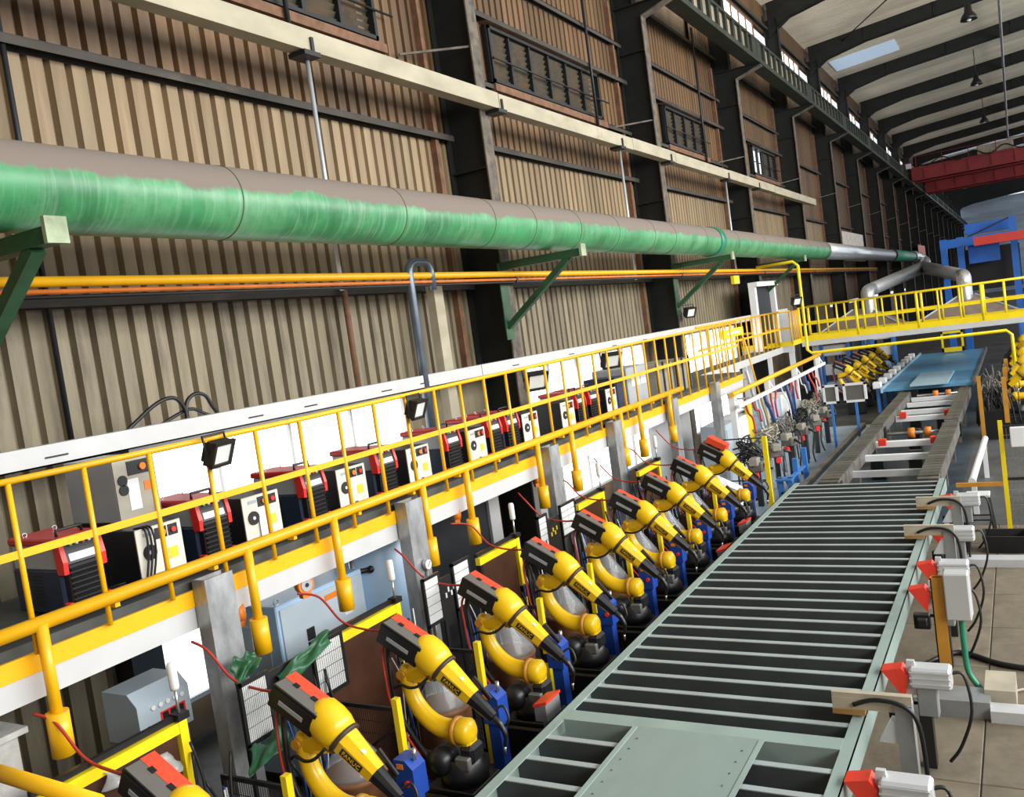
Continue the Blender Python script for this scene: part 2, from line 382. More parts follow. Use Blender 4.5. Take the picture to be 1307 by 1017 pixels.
for i, (a, c) in enumerate([(5, 6), (5, 6)]):
    s = (-1, 1)[i]
    MB().cyl((-6.4 if s < 0 else -1.0, COLY[4]+0.1, zr(-6.4)-0.1 if s < 0 else zr(-1.0)-0.1), (-0.4 if s < 0 else -6.6, COLY[5]-0.1, (zr(-0.4) if s < 0 else zr(-6.6))-0.1), 0.03, 6).build('tie_rod', 'frame_black', roof, True)
MB().cyl((0.35, 38, zr(0.35)-0.62), (0.35, 120, zr(0.35)-0.62), 0.07, 8).build('conduit', 'galv', roof, True)
# far end wall
MB().b2((-9, -6.3, 0), (16, -6, 17)).top('wall_back', 'sheet_far', 'hall end wall behind the viewing gallery', None, None, 'structure')
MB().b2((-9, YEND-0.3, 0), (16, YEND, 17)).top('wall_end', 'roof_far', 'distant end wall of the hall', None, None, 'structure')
# ---- columns (H sections with flared crane corbel)
def make_column():
    c = thing('steel_column', '', 'column')
    w = MB(); w.prism([(-8.45, 0), (-7.72, 0), (-7.72, 11.75), (-6.85, 12.02), (-6.85, 12.1), (-8.45, 12.1)], -0.012, 0.012, 'XZ')
    w.build('web', 'dark_steel', c)
    MB().b2((-8.48, -0.15, 0), (-8.45, 0.15, 16.2)).build('rear_flange', 'dark_steel', c)
    f = MB(); f.b2((-7.72, -0.15, 0), (-7.695, 0.15, 11.75))
    f.add([(-7.72, -0.15, 11.75), (-7.72, 0.15, 11.75), (-6.85, 0.15, 12.02), (-6.85, -0.15, 12.02), (-7.695, -0.15, 11.73), (-7.695, 0.15, 11.73), (-6.84, 0.15, 11.99), (-6.84, -0.15, 11.99)], [(0, 1, 2, 3), (7, 6, 5, 4), (0, 3, 7, 4), (1, 5, 6, 2), (3, 2, 6, 7), (0, 4, 5, 1)])
    f.build('front_flange', 'flange_dust', c)
    u = MB(); u.b2((-8.45, -0.012, 12.1), (-7.9, 0.012, 16.0)).b2((-7.92, -0.15, 12.1), (-7.9, 0.15, 16.0)).b2((-8.45, -0.15, 12.08), (-6.85, 0.15, 12.1))
    u.build('upper_shaft', 'dark_steel', c)
    for z in (7.05, 10.9):
        MB().b2((-8.45, -0.14, z), (-7.72, -0.01, z+0.02)).build('stiffener', 'dark_steel', c)
    # slack wind brace to the near side
    MB().bar((-8.4, -1.3, 8.92), (-7.75, -0.1, 9.12), 0.035, 0.035).build('knee_brace', 'flange_dust', c)
    return c
c0 = make_column()
COLS = []
CL = {0: 'dark steel column carrying the end of the green pipe beside coiled black cable', 1: 'dark steel column with green pipe bracket before the long louvred window', 2: 'dark steel column between the long and the short louvred windows', 3: 'dark steel column between the short louvred window and the white-paned window', 4: 'dark steel column next to the white-paned window where the cream beam stops'}
for i, yy in enumerate(COLY):
    o = c0 if i == 0 else copy_tree(c0)
    o.location = (0, yy, 0); o['_o'] = (0, yy, 0)
    o['label'] = CL.get(i, 'dark steel column of the row past the cream beam'); o['group'] = 'hall columns'
    COLS.append(o)
# ---- crane runway girders, one per bay
def make_girder():
    g = thing('crane_girder', '', 'girder'); L = 8.85
    MB().b2((-7.06, 0, 12.28), (-7.02, L, 12.86)).build('web', 'girder_web', g)
    MB().b2((-7.36, 0, 12.86), (-6.92, L, 12.94)).b2((-7.16, 0, 12.94), (-7.10, L, 13.0)).build('top_flange', 'girder_green', g)
    MB().b2((-7.36, 0, 12.12), (-6.9, L, 12.28)).build('bottom_flange', 'girder_green', g)
    sm = MB().b2((-7.02, -0.2, 12.28), (-6.93, 0.2, 12.86)).mesh('stiffener'); sm.materials.append(MATS['girder_green'])
    for q in range(11): inst(sm, 'stiffener', g, (0, 0.28+q*(L-0.56)/10, 0), sc=(1, 0.5 if 0 < q < 10 else 1.6, 1))
    return g
g0 = make_girder()
for i in range(2, len(COLY)-1):
    o = g0 if i == 2 else copy_tree(g0)
    o.location = (0, COLY[i], 0); o['_o'] = (0, COLY[i], 0)
    o['label'] = {2: 'dark green crane runway girder with plate stiffeners over the short louvred window', 3: 'dark green crane runway girder over the white-paned window', 4: 'dark green crane runway girder, next one past the white-paned window'}.get(i, 'dark green crane runway girder with plate stiffeners beyond the cream beam end'); o['group'] = 'runway girders along the left columns'
# ---- windows
def framed(name, lab, y0, y1, z0, z1, nv, nh, pane, fr='frame_black', x=-8.5, fw=0.05):
    w = thing(name, lab, None, (x, (y0+y1)/2, z0), kind='structure')
    f = MB(); f.b2((x-0.04, y0, z0), (x+0.05, y0+fw, z1)).b2((x-0.04, y1-fw, z0), (x+0.05, y1, z1)).b2((x-0.04, y0, z0), (x+0.05, y1, z0+fw)).b2((x-0.04, y0, z1-fw), (x+0.05, y1, z1))
    f.build('window_frame', fr, w, True)
    for i in range(nv):
        a = y0+fw+(y1-y0-2*fw)*i/nv; c = y0+fw+(y1-y0-2*fw)*(i+1)/nv
        if i: MB().b2((x-0.03, a-fw*0.4, z0), (x+0.045, a+fw*0.4, z1)).build('mullion', fr, w, True)
        for j in range(nh):
            d = z0+fw+(z1-z0-2*fw)*j/nh; e = z0+fw+(z1-z0-2*fw)*(j+1)/nh
            if j and i == 0: MB().b2((x-0.03, y0, d-fw*0.3), (x+0.04, y1, d+fw*0.3)).build('transom', fr, w, True)
            MB().b2((x-0.015, a, d), (x-0.005, c, e)).build('pane', pane, w, True)
    return w
framed('window_1', 'bright overexposed daylight window band behind the welding machines', 6.0, 11.1, 0.5, 3.48, 4, 2, 'pane_day', 'white_paint')
framed('window_2', 'bright daylight window band between two dark columns behind floodlights', 14.7, 21.4, 0.5, 3.48, 5, 2, 'pane_day', 'white_paint')
framed('window_3', 'pale daylight window band in the bay behind the far stairs', 23.6, 30.0, 0.5, 3.48, 4, 2, 'pane_day', 'white_paint')
MB().b2((-8.5, 5.55, 0), (-8.2, 5.93, 3.5)).build('wall_post', 'frame_black', wall, True)
MB().b2((-8.5, 11.1, 0), (-8.42, 13.4, 3.5)).build('sheet', 'sheet_low', wall, True)
# louvred windows
def louvred(name, lab, y0, y1, z0, z1, nv, bright=()):
    w = thing(name, lab, None, (-8.5, (y0+y1)/2, z0), kind='structure')
    MB().b2((-8.62, y0, z0), (-8.6, y1, z1)).build('backing', 'frame_black', w, True)
    f = MB()
    for (a, c, d, e) in ((y0, y1, z1-0.06, z1), (y0, y1, z0, z0+0.06), (y0, y0+0.07, z0, z1), (y1-0.07, y1, z0, z1)): f.b2((-8.6, a, d), (-8.36, c, e))
    f.build('window_frame', 'frame_black', w, True)
    MB().b2((-8.5, y0-0.1, z0-0.2), (-8.30, y1+0.1, z0-0.06)).b2((-8.5, y0-0.1, z1+0.05), (-8.33, y1+0.1, z1+0.16)).build('window_sill', 'rust', w, True)
    for i in range(nv+1):
        yy = y0+(y1-y0)*i/nv
        MB().b2((-8.5, yy-0.03, z0), (-8.40, yy+0.03, z1)).build('mullion', 'frame_black', w, True)
        if i < nv:
            ym = yy+(y1-y0)/nv/2
            if i in bright: MB().b2((-8.57, yy+0.04, z0+0.06), (-8.55, yy+(y1-y0)/nv-0.04, z1-0.06)).build('pane', 'pane_pale', w, True)
            else:
                for q in range(9):
                    zz = z0+0.1+(z1-z0-0.2)*q/8.0
                    MB().box((-8.5, ym, zz), (0.012, (y1-y0)/nv-0.08, 0.12), Matrix.Rotation(R_(35), 3, 'Y')).build('slat', 'louvre', w, True)
    MB().cyl((-8.33, y0, z0+0.45), (-8.33, y1+0.4, z0+0.45), 0.018, 6).build('guard_bar', 'frame_black', w, True)
    return w
louvred('window_4', 'long louvred window with black frame above the cream beam', 15.3, 20.5, 9.02, 10.1, 6)
louvred('window_5', 'short louvred window with black frame past the second bay', 25.2, 28.9, 9.02, 10.1, 4)
louvred('window_6', 'window with two white panes and a dark louvred end', 35.0, 38.8, 9.02, 10.1, 4, (0, 1))
louvred('window_7', 'louvred window over the cable coil, mostly above the cream beam', 8.4, 11.7, 9.02, 10.1, 4)
for i in range(3, 15):
    framed('window_%d' % (i+5), 'bright clerestory window strip above the crane girder', COLY[i]+2.4, COLY[i]+6.8, 14.8, 15.5, 4, 1, 'pane_day', 'rust', -8.52, 0.07)
# vertical pipes on the wall
MB().cyl((-8.36, 5.42, 3.4), (-8.36, 5.42, 9.2), 0.03, 8).build('downpipe', 'frame_black', wall, True)
# ---- cream beam
bm_ = thing('cream_beam', 'long cream painted steel beam clamped across the dark columns', 'beam', (-7.57, 20, 8.03))
for i, (a, c) in enumerate([(4.2, 13.7), (13.7, 19.9), (19.9, 22.9), (22.9, 28), (28, 34), (34, 41.8)]):
    d = 0.012*(i % 2)
    MB().b2((-7.68, a, 8.03-d), (-7.46, c-0.02, 8.30-d)).build('segment', 'cream_beam', bm_, True)
for yy in (8.95, 13.75, 19.2, 22.5, 27.8, 31.6):
    MB().b2((-7.70, yy-0.18, 7.96), (-7.42, yy+0.12, 8.02)).b2((-7.45, yy-0.02, 8.0), (-7.43, yy+0.03, 8.2)).build('clamp', 'frame_black', bm_, True)
# thin conduits that hang at the beam
mat('conduit', (0.52, 0.54, 0.56), 0.35, 0.4, 0.1)
for i, (yy, lab) in enumerate([(9.0, 'thin silver conduit hanging from the cream beam to the green pipe, near bay'), (19.35, 'thin silver conduit under the cream beam past the long louvred window'), (27.9, 'thin silver conduit under the cream beam below the short louvred window')]):
    MB().cyl((-7.6, yy, 5.0), (-7.6, yy, 7.98), 0.03, 8).top('conduit', 'conduit', lab, 'pipe', 'silver conduits')
    MB().cyl((-8.25, yy+0.5, 8.3), (-8.25, yy+0.5, 13.0), 0.035, 8).top('dark_conduit', 'frame_black', ['thin dark conduit rising behind the cream beam by the cable coil', 'thin dark conduit crossing the far end of the long louvred window', 'thin dark conduit beside the short louvred window'][i], 'pipe', 'dark conduits')
# ================================================================ green pipe
def pipe_material():
    m = mat('pipe_green', (0.05, 0.25, 0.095), 0.42, 0, 0.35, 2.0, 0.04, 60, c2=(0.14, 0.35, 0.18), stretch=(1, 1.2, 1), thr=(0.5, 0.72))
    nt = m.node_tree; N = nt.nodes; L = nt.links; b = N['Principled BSDF']; src = b.inputs['Base Color'].links[0].from_socket
    # band streaks around the pipe
    tc = N.new('ShaderNodeTexCoord'); mp = N.new('ShaderNodeMapping'); mp.inputs['Scale'].default_value = (0.5, 9, 0.5); L.new(tc.outputs['Object'], mp.inputs[0])
    nz = N.new('ShaderNodeTexNoise'); nz.inputs['Scale'].default_value = 3.0; nz.inputs['Detail'].default_value = 5; L.new(mp.outputs[0], nz.inputs['Vector'])
    rp = N.new('ShaderNodeValToRGB'); rp.color_ramp.elements[0].position = 0.5; rp.color_ramp.elements[1].position = 0.75; L.new(nz.outputs['Fac'], rp.inputs[0])
    ml = N.new('ShaderNodeMath'); ml.operation = 'MULTIPLY'; ml.inputs[1].default_value = 0.5; L.new(rp.outputs[0], ml.inputs[0])
    mx = N.new('ShaderNodeMix'); mx.data_type = 'RGBA'; mx.inputs[7].default_value = (0.24, 0.42, 0.27, 1); L.new(ml.outputs[0], mx.inputs[0]); L.new(src, mx.inputs[6])
    # settled dust on the upper surface, ragged edge
    sx = N.new('ShaderNodeSeparateXYZ'); L.new(tc.outputs['Object'], sx.inputs[0])
    n2 = N.new('ShaderNodeTexNoise'); n2.inputs['Scale'].default_value = 2.2; n2.inputs['Detail'].default_value = 8; n2.inputs['Roughness'].default_value = 0.65
    mp2 = N.new('ShaderNodeMapping'); mp2.inputs['Scale'].default_value = (1, 0.9, 0.4); L.new(tc.outputs['Object'], mp2.inputs[0]); L.new(mp2.outputs[0], n2.inputs['Vector'])
    ad = N.new('ShaderNodeMath'); ad.operation = 'MULTIPLY_ADD'; ad.inputs[1].default_value = 0.34; L.new(n2.outputs['Fac'], ad.inputs[0]); L.new(sx.outputs[2], ad.inputs[2])
    r2 = N.new('ShaderNodeMapRange'); r2.inputs[1].default_value = 0.555; r2.inputs[2].default_value = 0.60; L.new(ad.outputs[0], r2.inputs[0])
    m2 = N.new('ShaderNodeMix'); m2.data_type = 'RGBA'; m2.inputs[7].default_value = (0.205, 0.165, 0.135, 1); L.new(r2.outputs[0], m2.inputs[0]); L.new(mx.outputs[2], m2.inputs[6])
    L.new(m2.outputs[2], b.inputs['Base Color'])
    rr = N.new('ShaderNodeMapRange'); rr.inputs[3].default_value = 0.4; rr.inputs[4].default_value = 0.9; L.new(r2.outputs[0], rr.inputs[0]); L.new(rr.outputs[0], b.inputs['Roughness'])
pipe_material()
mat('pipe_dark', (0.02, 0.075, 0.03), 0.5, 0, 0.3, 4, c2=(0.10, 0.14, 0.07), thr=(0.6, 0.8))
mat('pale_green', (0.30, 0.36, 0.22), 0.6, 0, 0.3, 6)
mat('seam', (0.06, 0.13, 0.07), 0.7, 0, 0.3, 10, c2=(0.2, 0.1, 0.04))
mat('duct', (0.62, 0.63, 0.64), 0.28, 0.75, 0.1, 4)
mat('duct_grey', (0.36, 0.36, 0.36), 0.45, 0.5, 0.12, 3)
mat('teal', (0.02, 0.22, 0.13), 0.4)
PX, PZ, PR = -6.72, 5.80, 0.36
pp_ = thing('green_pipe', 'large green painted duct pipe with brown dust along its top', 'pipe', (PX, 20, PZ-PR))
YG = 37.8
MB().tube([(PX, y, PZ) for y in np.linspace(0.5, YG, 40)], PR, 40).build('shell', 'pipe_green', pp_, True)
for yy in (6.3, 8.95, 11.1, 12.35, 14.0, 15.7, 17.6, 18.9, 21.2, 24, 27, 30, 33.5, 36):
    MB().tube([(PX, yy-0.006, PZ), (PX, yy+0.006, PZ)], PR+0.005, 40).build('seam', 'seam', pp_, True)
MB().tube([(PX, 22.35, PZ), (PX, 22.75, PZ)], PR+0.02, 32).build('collar', 'teal', pp_, True)
MB().tube([(PX, YG, PZ), (PX, 60.5, PZ+0.05)], PR*0.97, 32).build('silver_section', 'duct', pp_, True)
MB().tube([(PX, 60.5, PZ+0.05), (PX, 73.0, PZ+0.08)], PR*1.05, 32).build('damper', 'teal', pp_, True)
for i, yy in enumerate((60.5, 73.0)): MB().tube([(PX, yy-0.1, PZ+0.06), (PX, yy+0.1, PZ+0.06)], PR*1.2, 32).build('flange', 'frame_black', pp_, True)
JN = on(1178, 341, 'Y', 72.0)
MB().tube(smooth([(PX, 73.0, PZ+0.08), (PX+0.2, 74.6, PZ+0.05), (PX+0.7, 75.0, PZ-0.4), JN], 6), PR*1.15, 28).build('elbow', 'duct', pp_, True)
for j, (px, py) in enumerate(((1108, 371), (1230, 352))):
    tgt = on(px, py, 'Y', 36.6)
    MB().tube([JN, tgt+(JN-tgt)*0.03], [0.45, 0.25], 24).build('branch', 'duct_grey', pp_, True)
    MB().tube(smooth([tgt+(JN-tgt)*0.035, tgt+(JN-tgt)*0.012, tgt+Vector((0, -0.2, -0.08)), tgt+Vector((0, -0.25, -0.35)), tgt+Vector((0, -0.25, -0.95))], 5), 0.25, 20).build('downpipe', 'duct', pp_, True)
# brackets
def bracket(name, lab, yc, xt=-6.1):
    t = thing(name, lab, 'bracket', (-7.69, yc, 4.3), group=None)
    z = PZ-PR-0.06
    MB().bar((-7.69, yc, z-0.06), (xt, yc, z-0.06), 0.14, 0.13).build('arm', 'pipe_dark', t, True)
    MB().bar((-7.66, yc, 4.28), (xt-0.28, yc, z-0.12), 0.12, 0.1).build('strut', 'pipe_dark', t, True)
    MB().b2((-7.695, yc-0.12, 4.05), (-7.675, yc+0.14, z)).build('base_plate', 'pipe_dark', t, True)
    MB().b2((xt-0.03, yc-0.09, z-0.13), (xt+0.015, yc+0.09, z+0.07)).build('end_plate', 'pale_green', t, True)
    return t
bracket('pipe_bracket', 'dark green triangular bracket with pale end plate beside the cable coil', 4.12)
bracket('pipe_bracket', 'dark green triangular bracket on the column before the long louvred window', 13.35)
bracket('pipe_bracket', 'dark green triangular bracket at the teal pipe collar', 22.25)
bracket('pipe_bracket', 'dark green triangular bracket on the column after the teal collar', 31.1)
# gas pipes
mat('orange_pipe', (0.62, 0.16, 0.02), 0.4, 0, 0.2, 3)
gp = thing('gas_pipe', 'yellow gas pipe with brown top running along the dark columns', 'pipe', (-7.55, 20, 5.1))
MB().cyl((-7.55, 1.0, 5.17), (-7.55, 60, 5.17), 0.05, 12).build('tube', 'yellow', gp, True)
for yy in COLY[:6]: MB().b2((-7.69, yy-0.03, 5.02), (-7.5, yy+0.03, 5.12)).build('support', 'frame_black', gp, True)
MB().cyl((-7.53, 1.0, 5.075), (-7.53, 60, 5.075), 0.024, 10).top('thin_pipe', 'orange_pipe', 'thin orange pipe directly under the yellow gas pipe', 'pipe')
MB().cyl((-7.55, 1.0, 5.03), (-7.55, 60, 5.03), 0.02, 8).top('thin_pipe', 'frame_black', 'thin dark pipe below the thin orange pipe', 'pipe')
mat('conduit_blue', (0.13, 0.16, 0.20), 0.35, 0.5, 0.15, 4)
q = [(-7.55, 10.45, 0.8), (-7.55, 10.45, 5.15)]+arc((-7.55, 10.62, 5.2), 0.17, math.pi, math.pi/2, 5, (0, 1, 0), (0, 0, 1))+arc((-7.55, 10.83, 5.2), 0.17, math.pi/2, 0, 5, (0, 1, 0), (0, 0, 1))+[(-7.55, 11.0, 4.95)]
MB().tube(q, 0.065, 12).top('conduit', 'conduit_blue', 'blue-grey conduit with an inverted U bend above the yellow gas pipe', 'pipe')
MB().b2((-8.1, 11.6, 0), (-7.95, 11.85, 5.1)).top('wall_stanchion', 'cream_beam', 'pale dirty steel post standing against the wall before the column', 'post')
MB().cyl((-8.2, 9.75, 3.6), (-8.2, 9.75, 5.4), 0.045, 10).top('rust_pipe', 'rust', 'short rusty red pipe standing on the white tray against the wall', 'pipe')
# ================================================================ white cable tray over the window band
tr = thing('cable_tray', 'long white cable tray fixed in front of the dark columns', 'cable tray', (-7.6, 14, 3.52))
MB().b2((-7.68, 2.0, 3.53), (-7.52, 12.0, 3.72)).b2((-7.69, 2.0, 3.53), (-7.52, 12.0, 3.545)).build('channel', 'white_paint', tr, True)
MB().b2((-7.68, 12.02, 3.53), (-7.52, 34, 3.72)).b2((-7.69, 12.0, 3.53), (-7.52, 34, 3.545)).build('channel', 'white_paint', tr, True)
for yy in (3.2, 4.6, 7.0, 7.9, 9.4, 10.3, 13.0, 15.2, 17.3, 19.1):
    for dy in (0, 0.05, 0.1, 0.15): pass
    MB().b2((-7.519, yy, 3.60), (-7.512, yy+0.22, 3.615)).build('slot', 'frame_black', tr, True)
mat('cable_black', (0.008, 0.008, 0.009), 0.45, 0, 0.2)
mat('cable_red', (0.42, 0.03, 0.015), 0.45, 0, 0.2)
mat('cable_white', (0.7, 0.7, 0.68), 0.5, 0, 0.1)
mat('cable_blue', (0.02, 0.07, 0.3), 0.5, 0, 0.2)
MB().tube(smooth([on(150, 562, 'X', -7.75), on(172, 540, 'X', -7.75), on(200, 515, 'X', -7.7), on(222, 508, 'X', -7.7), on(236, 522, 'X', -7.7), on(240, 540, 'X', -7.7), on(238, 515, 'X', -7.72), on(248, 503, 'X', -7.72), on(262, 505, 'X', -7.72), on(272, 520, 'X', -7.72), on(282, 532, 'X', -7.75)], 6), 0.022, 8).top('cable_coil', 'cable_black', 'thick black cable looping over the white cable tray', 'cable')
MB().tube(smooth([on(190, 553, 'X', -7.74), on(225, 530, 'X', -7.74), on(245, 522, 'X', -7.74), on(262, 528, 'X', -7.74), on(300, 540, 'X', -7.74)], 6), 0.02, 8).top('cable', 'cable_black', 'second black cable lying behind the looped cable', 'cable')
# ================================================================ mezzanine
DZ = 2.50; DX = -5.93; Y0M, Y1M = 2.0, 21.2
mz = thing('mezzanine', 'raised welding platform with yellow kick plate and white edge beam', 'platform', (DX, 11, 2.1))
MB().b2((-7.5, Y0M, 2.42), (DX-0.05, Y1M, DZ)).build('deck', 'deck', mz, True)
MB().b2((DX-0.02, Y0M, 2.30), (DX+0.012, Y1M, 2.435)).build('kick_plate', 'yellow', mz, True)
MB().b2((DX-0.10, Y0M, 2.12), (DX, Y1M, 2.42)).b2((-7.45, Y0M, 2.12), (-7.35, Y1M, 2.42)).build('edge_beam', 'white_paint', mz, True)
for yy in np.arange(3, 21, 2.2): MB().b2((-7.4, yy-0.05, 2.2), (DX-0.05, yy+0.05, 2.42)).build('joist', 'white_paint', mz, True)
# galvanised posts
gy = [4.78, 7.46, 10.78, 13.05, 15.85, 18.6]
glab = ['wide galvanised column with scratched plastic film beside the orange hoist pulley', 'galvanised column between the light blue tank and the gauge', 'galvanised column beside the dark machine recess', 'galvanised column next to the blue barrel strip', 'galvanised column at the end of the thick yellow tube', 'galvanised column close to the far stairs']
for yy, lb in zip(gy, glab):
    t = thing('platform_post', lb, 'post', (DX+0.11, yy, 0), group='galvanised posts under the platform')
    MB().b2((-0.09, -0.145, 0.012), (-0.075, 0.145, 2.52)).b2((0.045, -0.145, 0.012), (0.06, 0.145, 2.52)).b2((-0.075, -0.145, 0.012), (0.045, -0.133, 2.52)).build('shaft', 'galv', t)
    MB().b2((-0.16, -0.2, 0), (0.12, 0.2, 0.012)).build('base_plate', 'galv', t)
# railing
rl = thing('platform_railing', 'yellow tube railing along the raised welding platform', 'railing', (-5.88, 11, DZ))
def zt(y): return 3.61+max(0, min(0.09, (y-6)*0.009))
MB().tube([(-5.88, y, zt(y)) for y in (2.2, 6, 10, 14, 18, 20.9)], 0.024, 10).build('top_rail', 'yellow', rl, True)
MB().bar((-5.88, 2.2, 3.115), (-5.88, 20.9, 3.15), 0.012, 0.055).build('mid_rail', 'yellow', rl, True)
y = 2.76
while y < 20.8:
    MB().cyl((-5.88, y, 2.43), (-5.88, y, zt(y)), 0.02, 8).build('post', 'yellow', rl, True); y += 0.552
tb = thing('drop_tube', 'thick yellow tube with sleeved drop posts along the platform edge', 'tube', (-5.82, 9, 2.6))
MB().cyl((-5.83, 1.8, 2.635), (-5.83, 16.5, 2.64), 0.05, 14).build('tube', 'yellow', tb, True)
for yy in (3.32, 5.15, 6.24, 7.70, 8.58, 10.38, 11.44, 13.3, 14.13, 15.64):
    MB().cyl((-5.80, yy, 1.95), (-5.80, yy, 2.635), 0.040, 12).build('drop_post', 'yellow', tb, True)
    MB().tube([(-5.80, yy, 1.73), (-5.80, yy, 2.03)], 0.075, 16).build('sleeve', 'yellow', tb, True)
for yy in np.arange(3.0, 16.4, 0.92): MB().b2((-5.92, yy-0.02, 2.55), (-5.84, yy+0.02, 2.63)).build('tube_bracket', 'yellow', tb, True)
MB().cyl(on(-60, 968, 'Y', 2.2), on(125, 1025, 'Y', 2.2), 0.038, 14).top('near_handrail', 'yellow', 'loose yellow handrail tube end below the platform edge', 'handrail')
# ================================================================ welding machines on the platform
mat('m_red', (0.55, 0.018, 0.02), 0.35, 0, 0.08, 3)
mat('m_red_bright', (0.85, 0.035, 0.025), 0.35, 0, 0.08, 3)
mat('m_black', (0.012, 0.012, 0.014), 0.45, 0, 0.2, 5)
mat('m_navy', (0.018, 0.03, 0.065), 0.4, 0, 0.15, 3)
mat('m_grey', (0.42, 0.45, 0.48), 0.4, 0.1, 0.08, 3)
mat('m_cream', (0.74, 0.71, 0.62), 0.45, 0, 0.06, 3)
mat('m_white', (0.82, 0.83, 0.83), 0.4, 0, 0.03, 3)
mat('m_label', (0.80, 0.80, 0.80), 0.5, 0, 0.05, 3)
mat('m_green_led', (0.1, 0.6, 0.3), 0.4)
mat('sticker', (0.85, 0.62, 0.03), 0.5, 0, 0.1, 8)
mat('orange', (0.80, 0.22, 0.02), 0.4, 0, 0.1, 5)
mat('steel', (0.50, 0.50, 0.50), 0.3, 0.8, 0.1, 5)
mat('blue_strip_m', (0.02, 0.17, 0.52), 0.4, 0, 0.15, 3)
mat('tan_steel', (0.40, 0.37, 0.30), 0.4, 0.4, 0.1, 5)
def make_welder(name='welding_machine'):
    """front face towards +X, footprint y -0.17..0.17, x -0.68..0"""
    t = thing(name, '', 'welding machine')
    MB().bbox((-0.66, -0.165, 0.03), (-0.05, 0.165, 0.36), 0.012).build('body', 'm_navy', t)
    sp = MB().bbox((-0.64, -0.16, 0.36), (-0.05, 0.16, 0.545), 0.01).build('upper_body', 'm_grey', t)
    MB().bbox((-0.66, -0.175, 0.545), (-0.02, 0.175, 0.60), 0.02).build('lid', 'm_red', t)
    fr = MB().bbox((-0.06, -0.135, 0.03), (0.02, 0.135, 0.40), 0.01).build('front_grille', 'm_black', t)
    for q in range(7): MB().box((0.026, 0, 0.12+q*0.04), (0.035, 0.25, 0.013), Matrix.Rotation(R_(25), 3, 'Y')).build('slat', 'm_black', fr)
    for s in (-1, 1):
        MB().prism([(-0.06, 0.33), (0.025, 0.33), (0.03, 0.42), (-0.01, 0.60), (-0.08, 0.60)], s*0.135, s*0.172, 'XZ').build('red_cheek', 'm_red_bright', t)
        MB().bbox((-0.05, s*0.135, 0.02), (0.03, s*0.172, 0.12), 0.008).build('red_foot', 'm_red_bright', t)
    pn = MB().prism([(-0.06, 0.40), (0.022, 0.40), (-0.022, 0.59), (-0.07, 0.59)], -0.135, 0.135, 'XZ').build('control_panel', 'm_black', t)
    rot = Matrix.Rotation(math.atan2(-0.044, 0.19), 3, 'Y')
    MB().box((0.013, 0, 0.445), (0.006, 0.22, 0.055), rot).build('label', 'm_label', pn)
    for q in range(4): MB().cyl((-0.012, -0.08+0.05*q, 0.535), (0.012, -0.08+0.05*q, 0.542), 0.012, 8).build('knob', ('m_green_led', 'm_white', 'm_red_bright', 'm_white')[q], pn)
    MB().tube(arc((-0.1, 0, 0.60), 0.0, 0, 0.1, 1, (1, 0, 0), (0, 0, 1)) if False else [(-0.12, -0.1, 0.6), (-0.12, -0.1, 0.645), (-0.12, 0.1, 0.645), (-0.12, 0.1, 0.6)], 0.012, 8).build('handle', 'm_black', t)
    for s in (-0.12, 0.12):
        MB().tube(arc((-0.5, s, 0.615), 0.018, 0, 2*math.pi, 10, (0, 1, 0), (0, 0, 1))[:-1], 0.005, 6, closed=True).build('lifting_eye', 'steel', t)
    v = MB()
    for q in range(9): v.b2((-0.40, -0.172, 0.09+q*0.027), (-0.28, -0.165, 0.10+q*0.027))
    v.build('side_vent', 'm_black', t)
    return t
def make_feeder_unit():
    """cream coil-cooling unit, front towards +X"""
    t = thing('cooling_unit', '', 'cooling unit')
    MB().bbox((-0.62, -0.215, 0.02), (-0.012, 0.215, 0.50), 0.008).build('body', 'm_black', t)
    f = MB().bbox((-0.012, -0.215, 0.02), (0.0, 0.215, 0.50), 0.004).build('front_plate', 'm_cream', t)
    MB().cyl((0, -0.11, 0.30), (0.012, -0.11, 0.30), 0.062, 20).build('gauge', 'm_black', f)
    MB().cyl((0.012, -0.11, 0.30), (0.016, -0.11, 0.30), 0.016, 10).build('gauge_hub', 'm_label', f)
    for a, c in ((-0.04, 0.07), (0.085, 0.175)): MB().b2((0, a, 0.385), (0.006, c, 0.475)).build('switch_plate', 'm_black', f)
    MB().cyl((0.006, 0.03, 0.43), (0.02, 0.03, 0.43), 0.025, 12).build('dial', 'orange', f)
    MB().cyl((0.006, 0.13, 0.43), (0.02, 0.13, 0.43), 0.022, 12).build('dial', 'm_red_bright', f)
    MB().b2((0, 0.06, 0.20), (0.004, 0.15, 0.29)).build('sticker', 'sticker', f)
    MB().b2((0, -0.15, 0.09), (0.004, -0.02, 0.12)).build('name_plate', 'steel', f)
    MB().b2((0, 0.0, 0.08), (0.01, 0.04, 0.13)).build('socket', 'm_black', f)
    MB().b2((0, -0.15, 0.43), (0.004, -0.05, 0.46)).build('name_plate', 'm_grey', f)
    return t
w0 = make_welder(); u0 = make_feeder_unit()
WX = -6.12
wl = [(3.92, 'red and black welding machine beside the coiled cable at the platform start'), (5.16, 'red and black welding machine between the two cream units below the first floodlight'), (6.42, 'red and black welding machine standing against the bright window, dark blue side showing'), (7.58, 'red and black welding machine just before the second floodlight'), (8.92, 'red and black welding machine after the second floodlight, in front of the pale post'),
      (9.92, 'red and black welding machine, first of the pair in front of the dark column'), (10.40, 'red and black welding machine, second of the pair in front of the dark column'), (12.62, 'red and black welding machine after the dark column under the third floodlight'), (13.12, 'red and black welding machine squeezed between cream units past the column')]
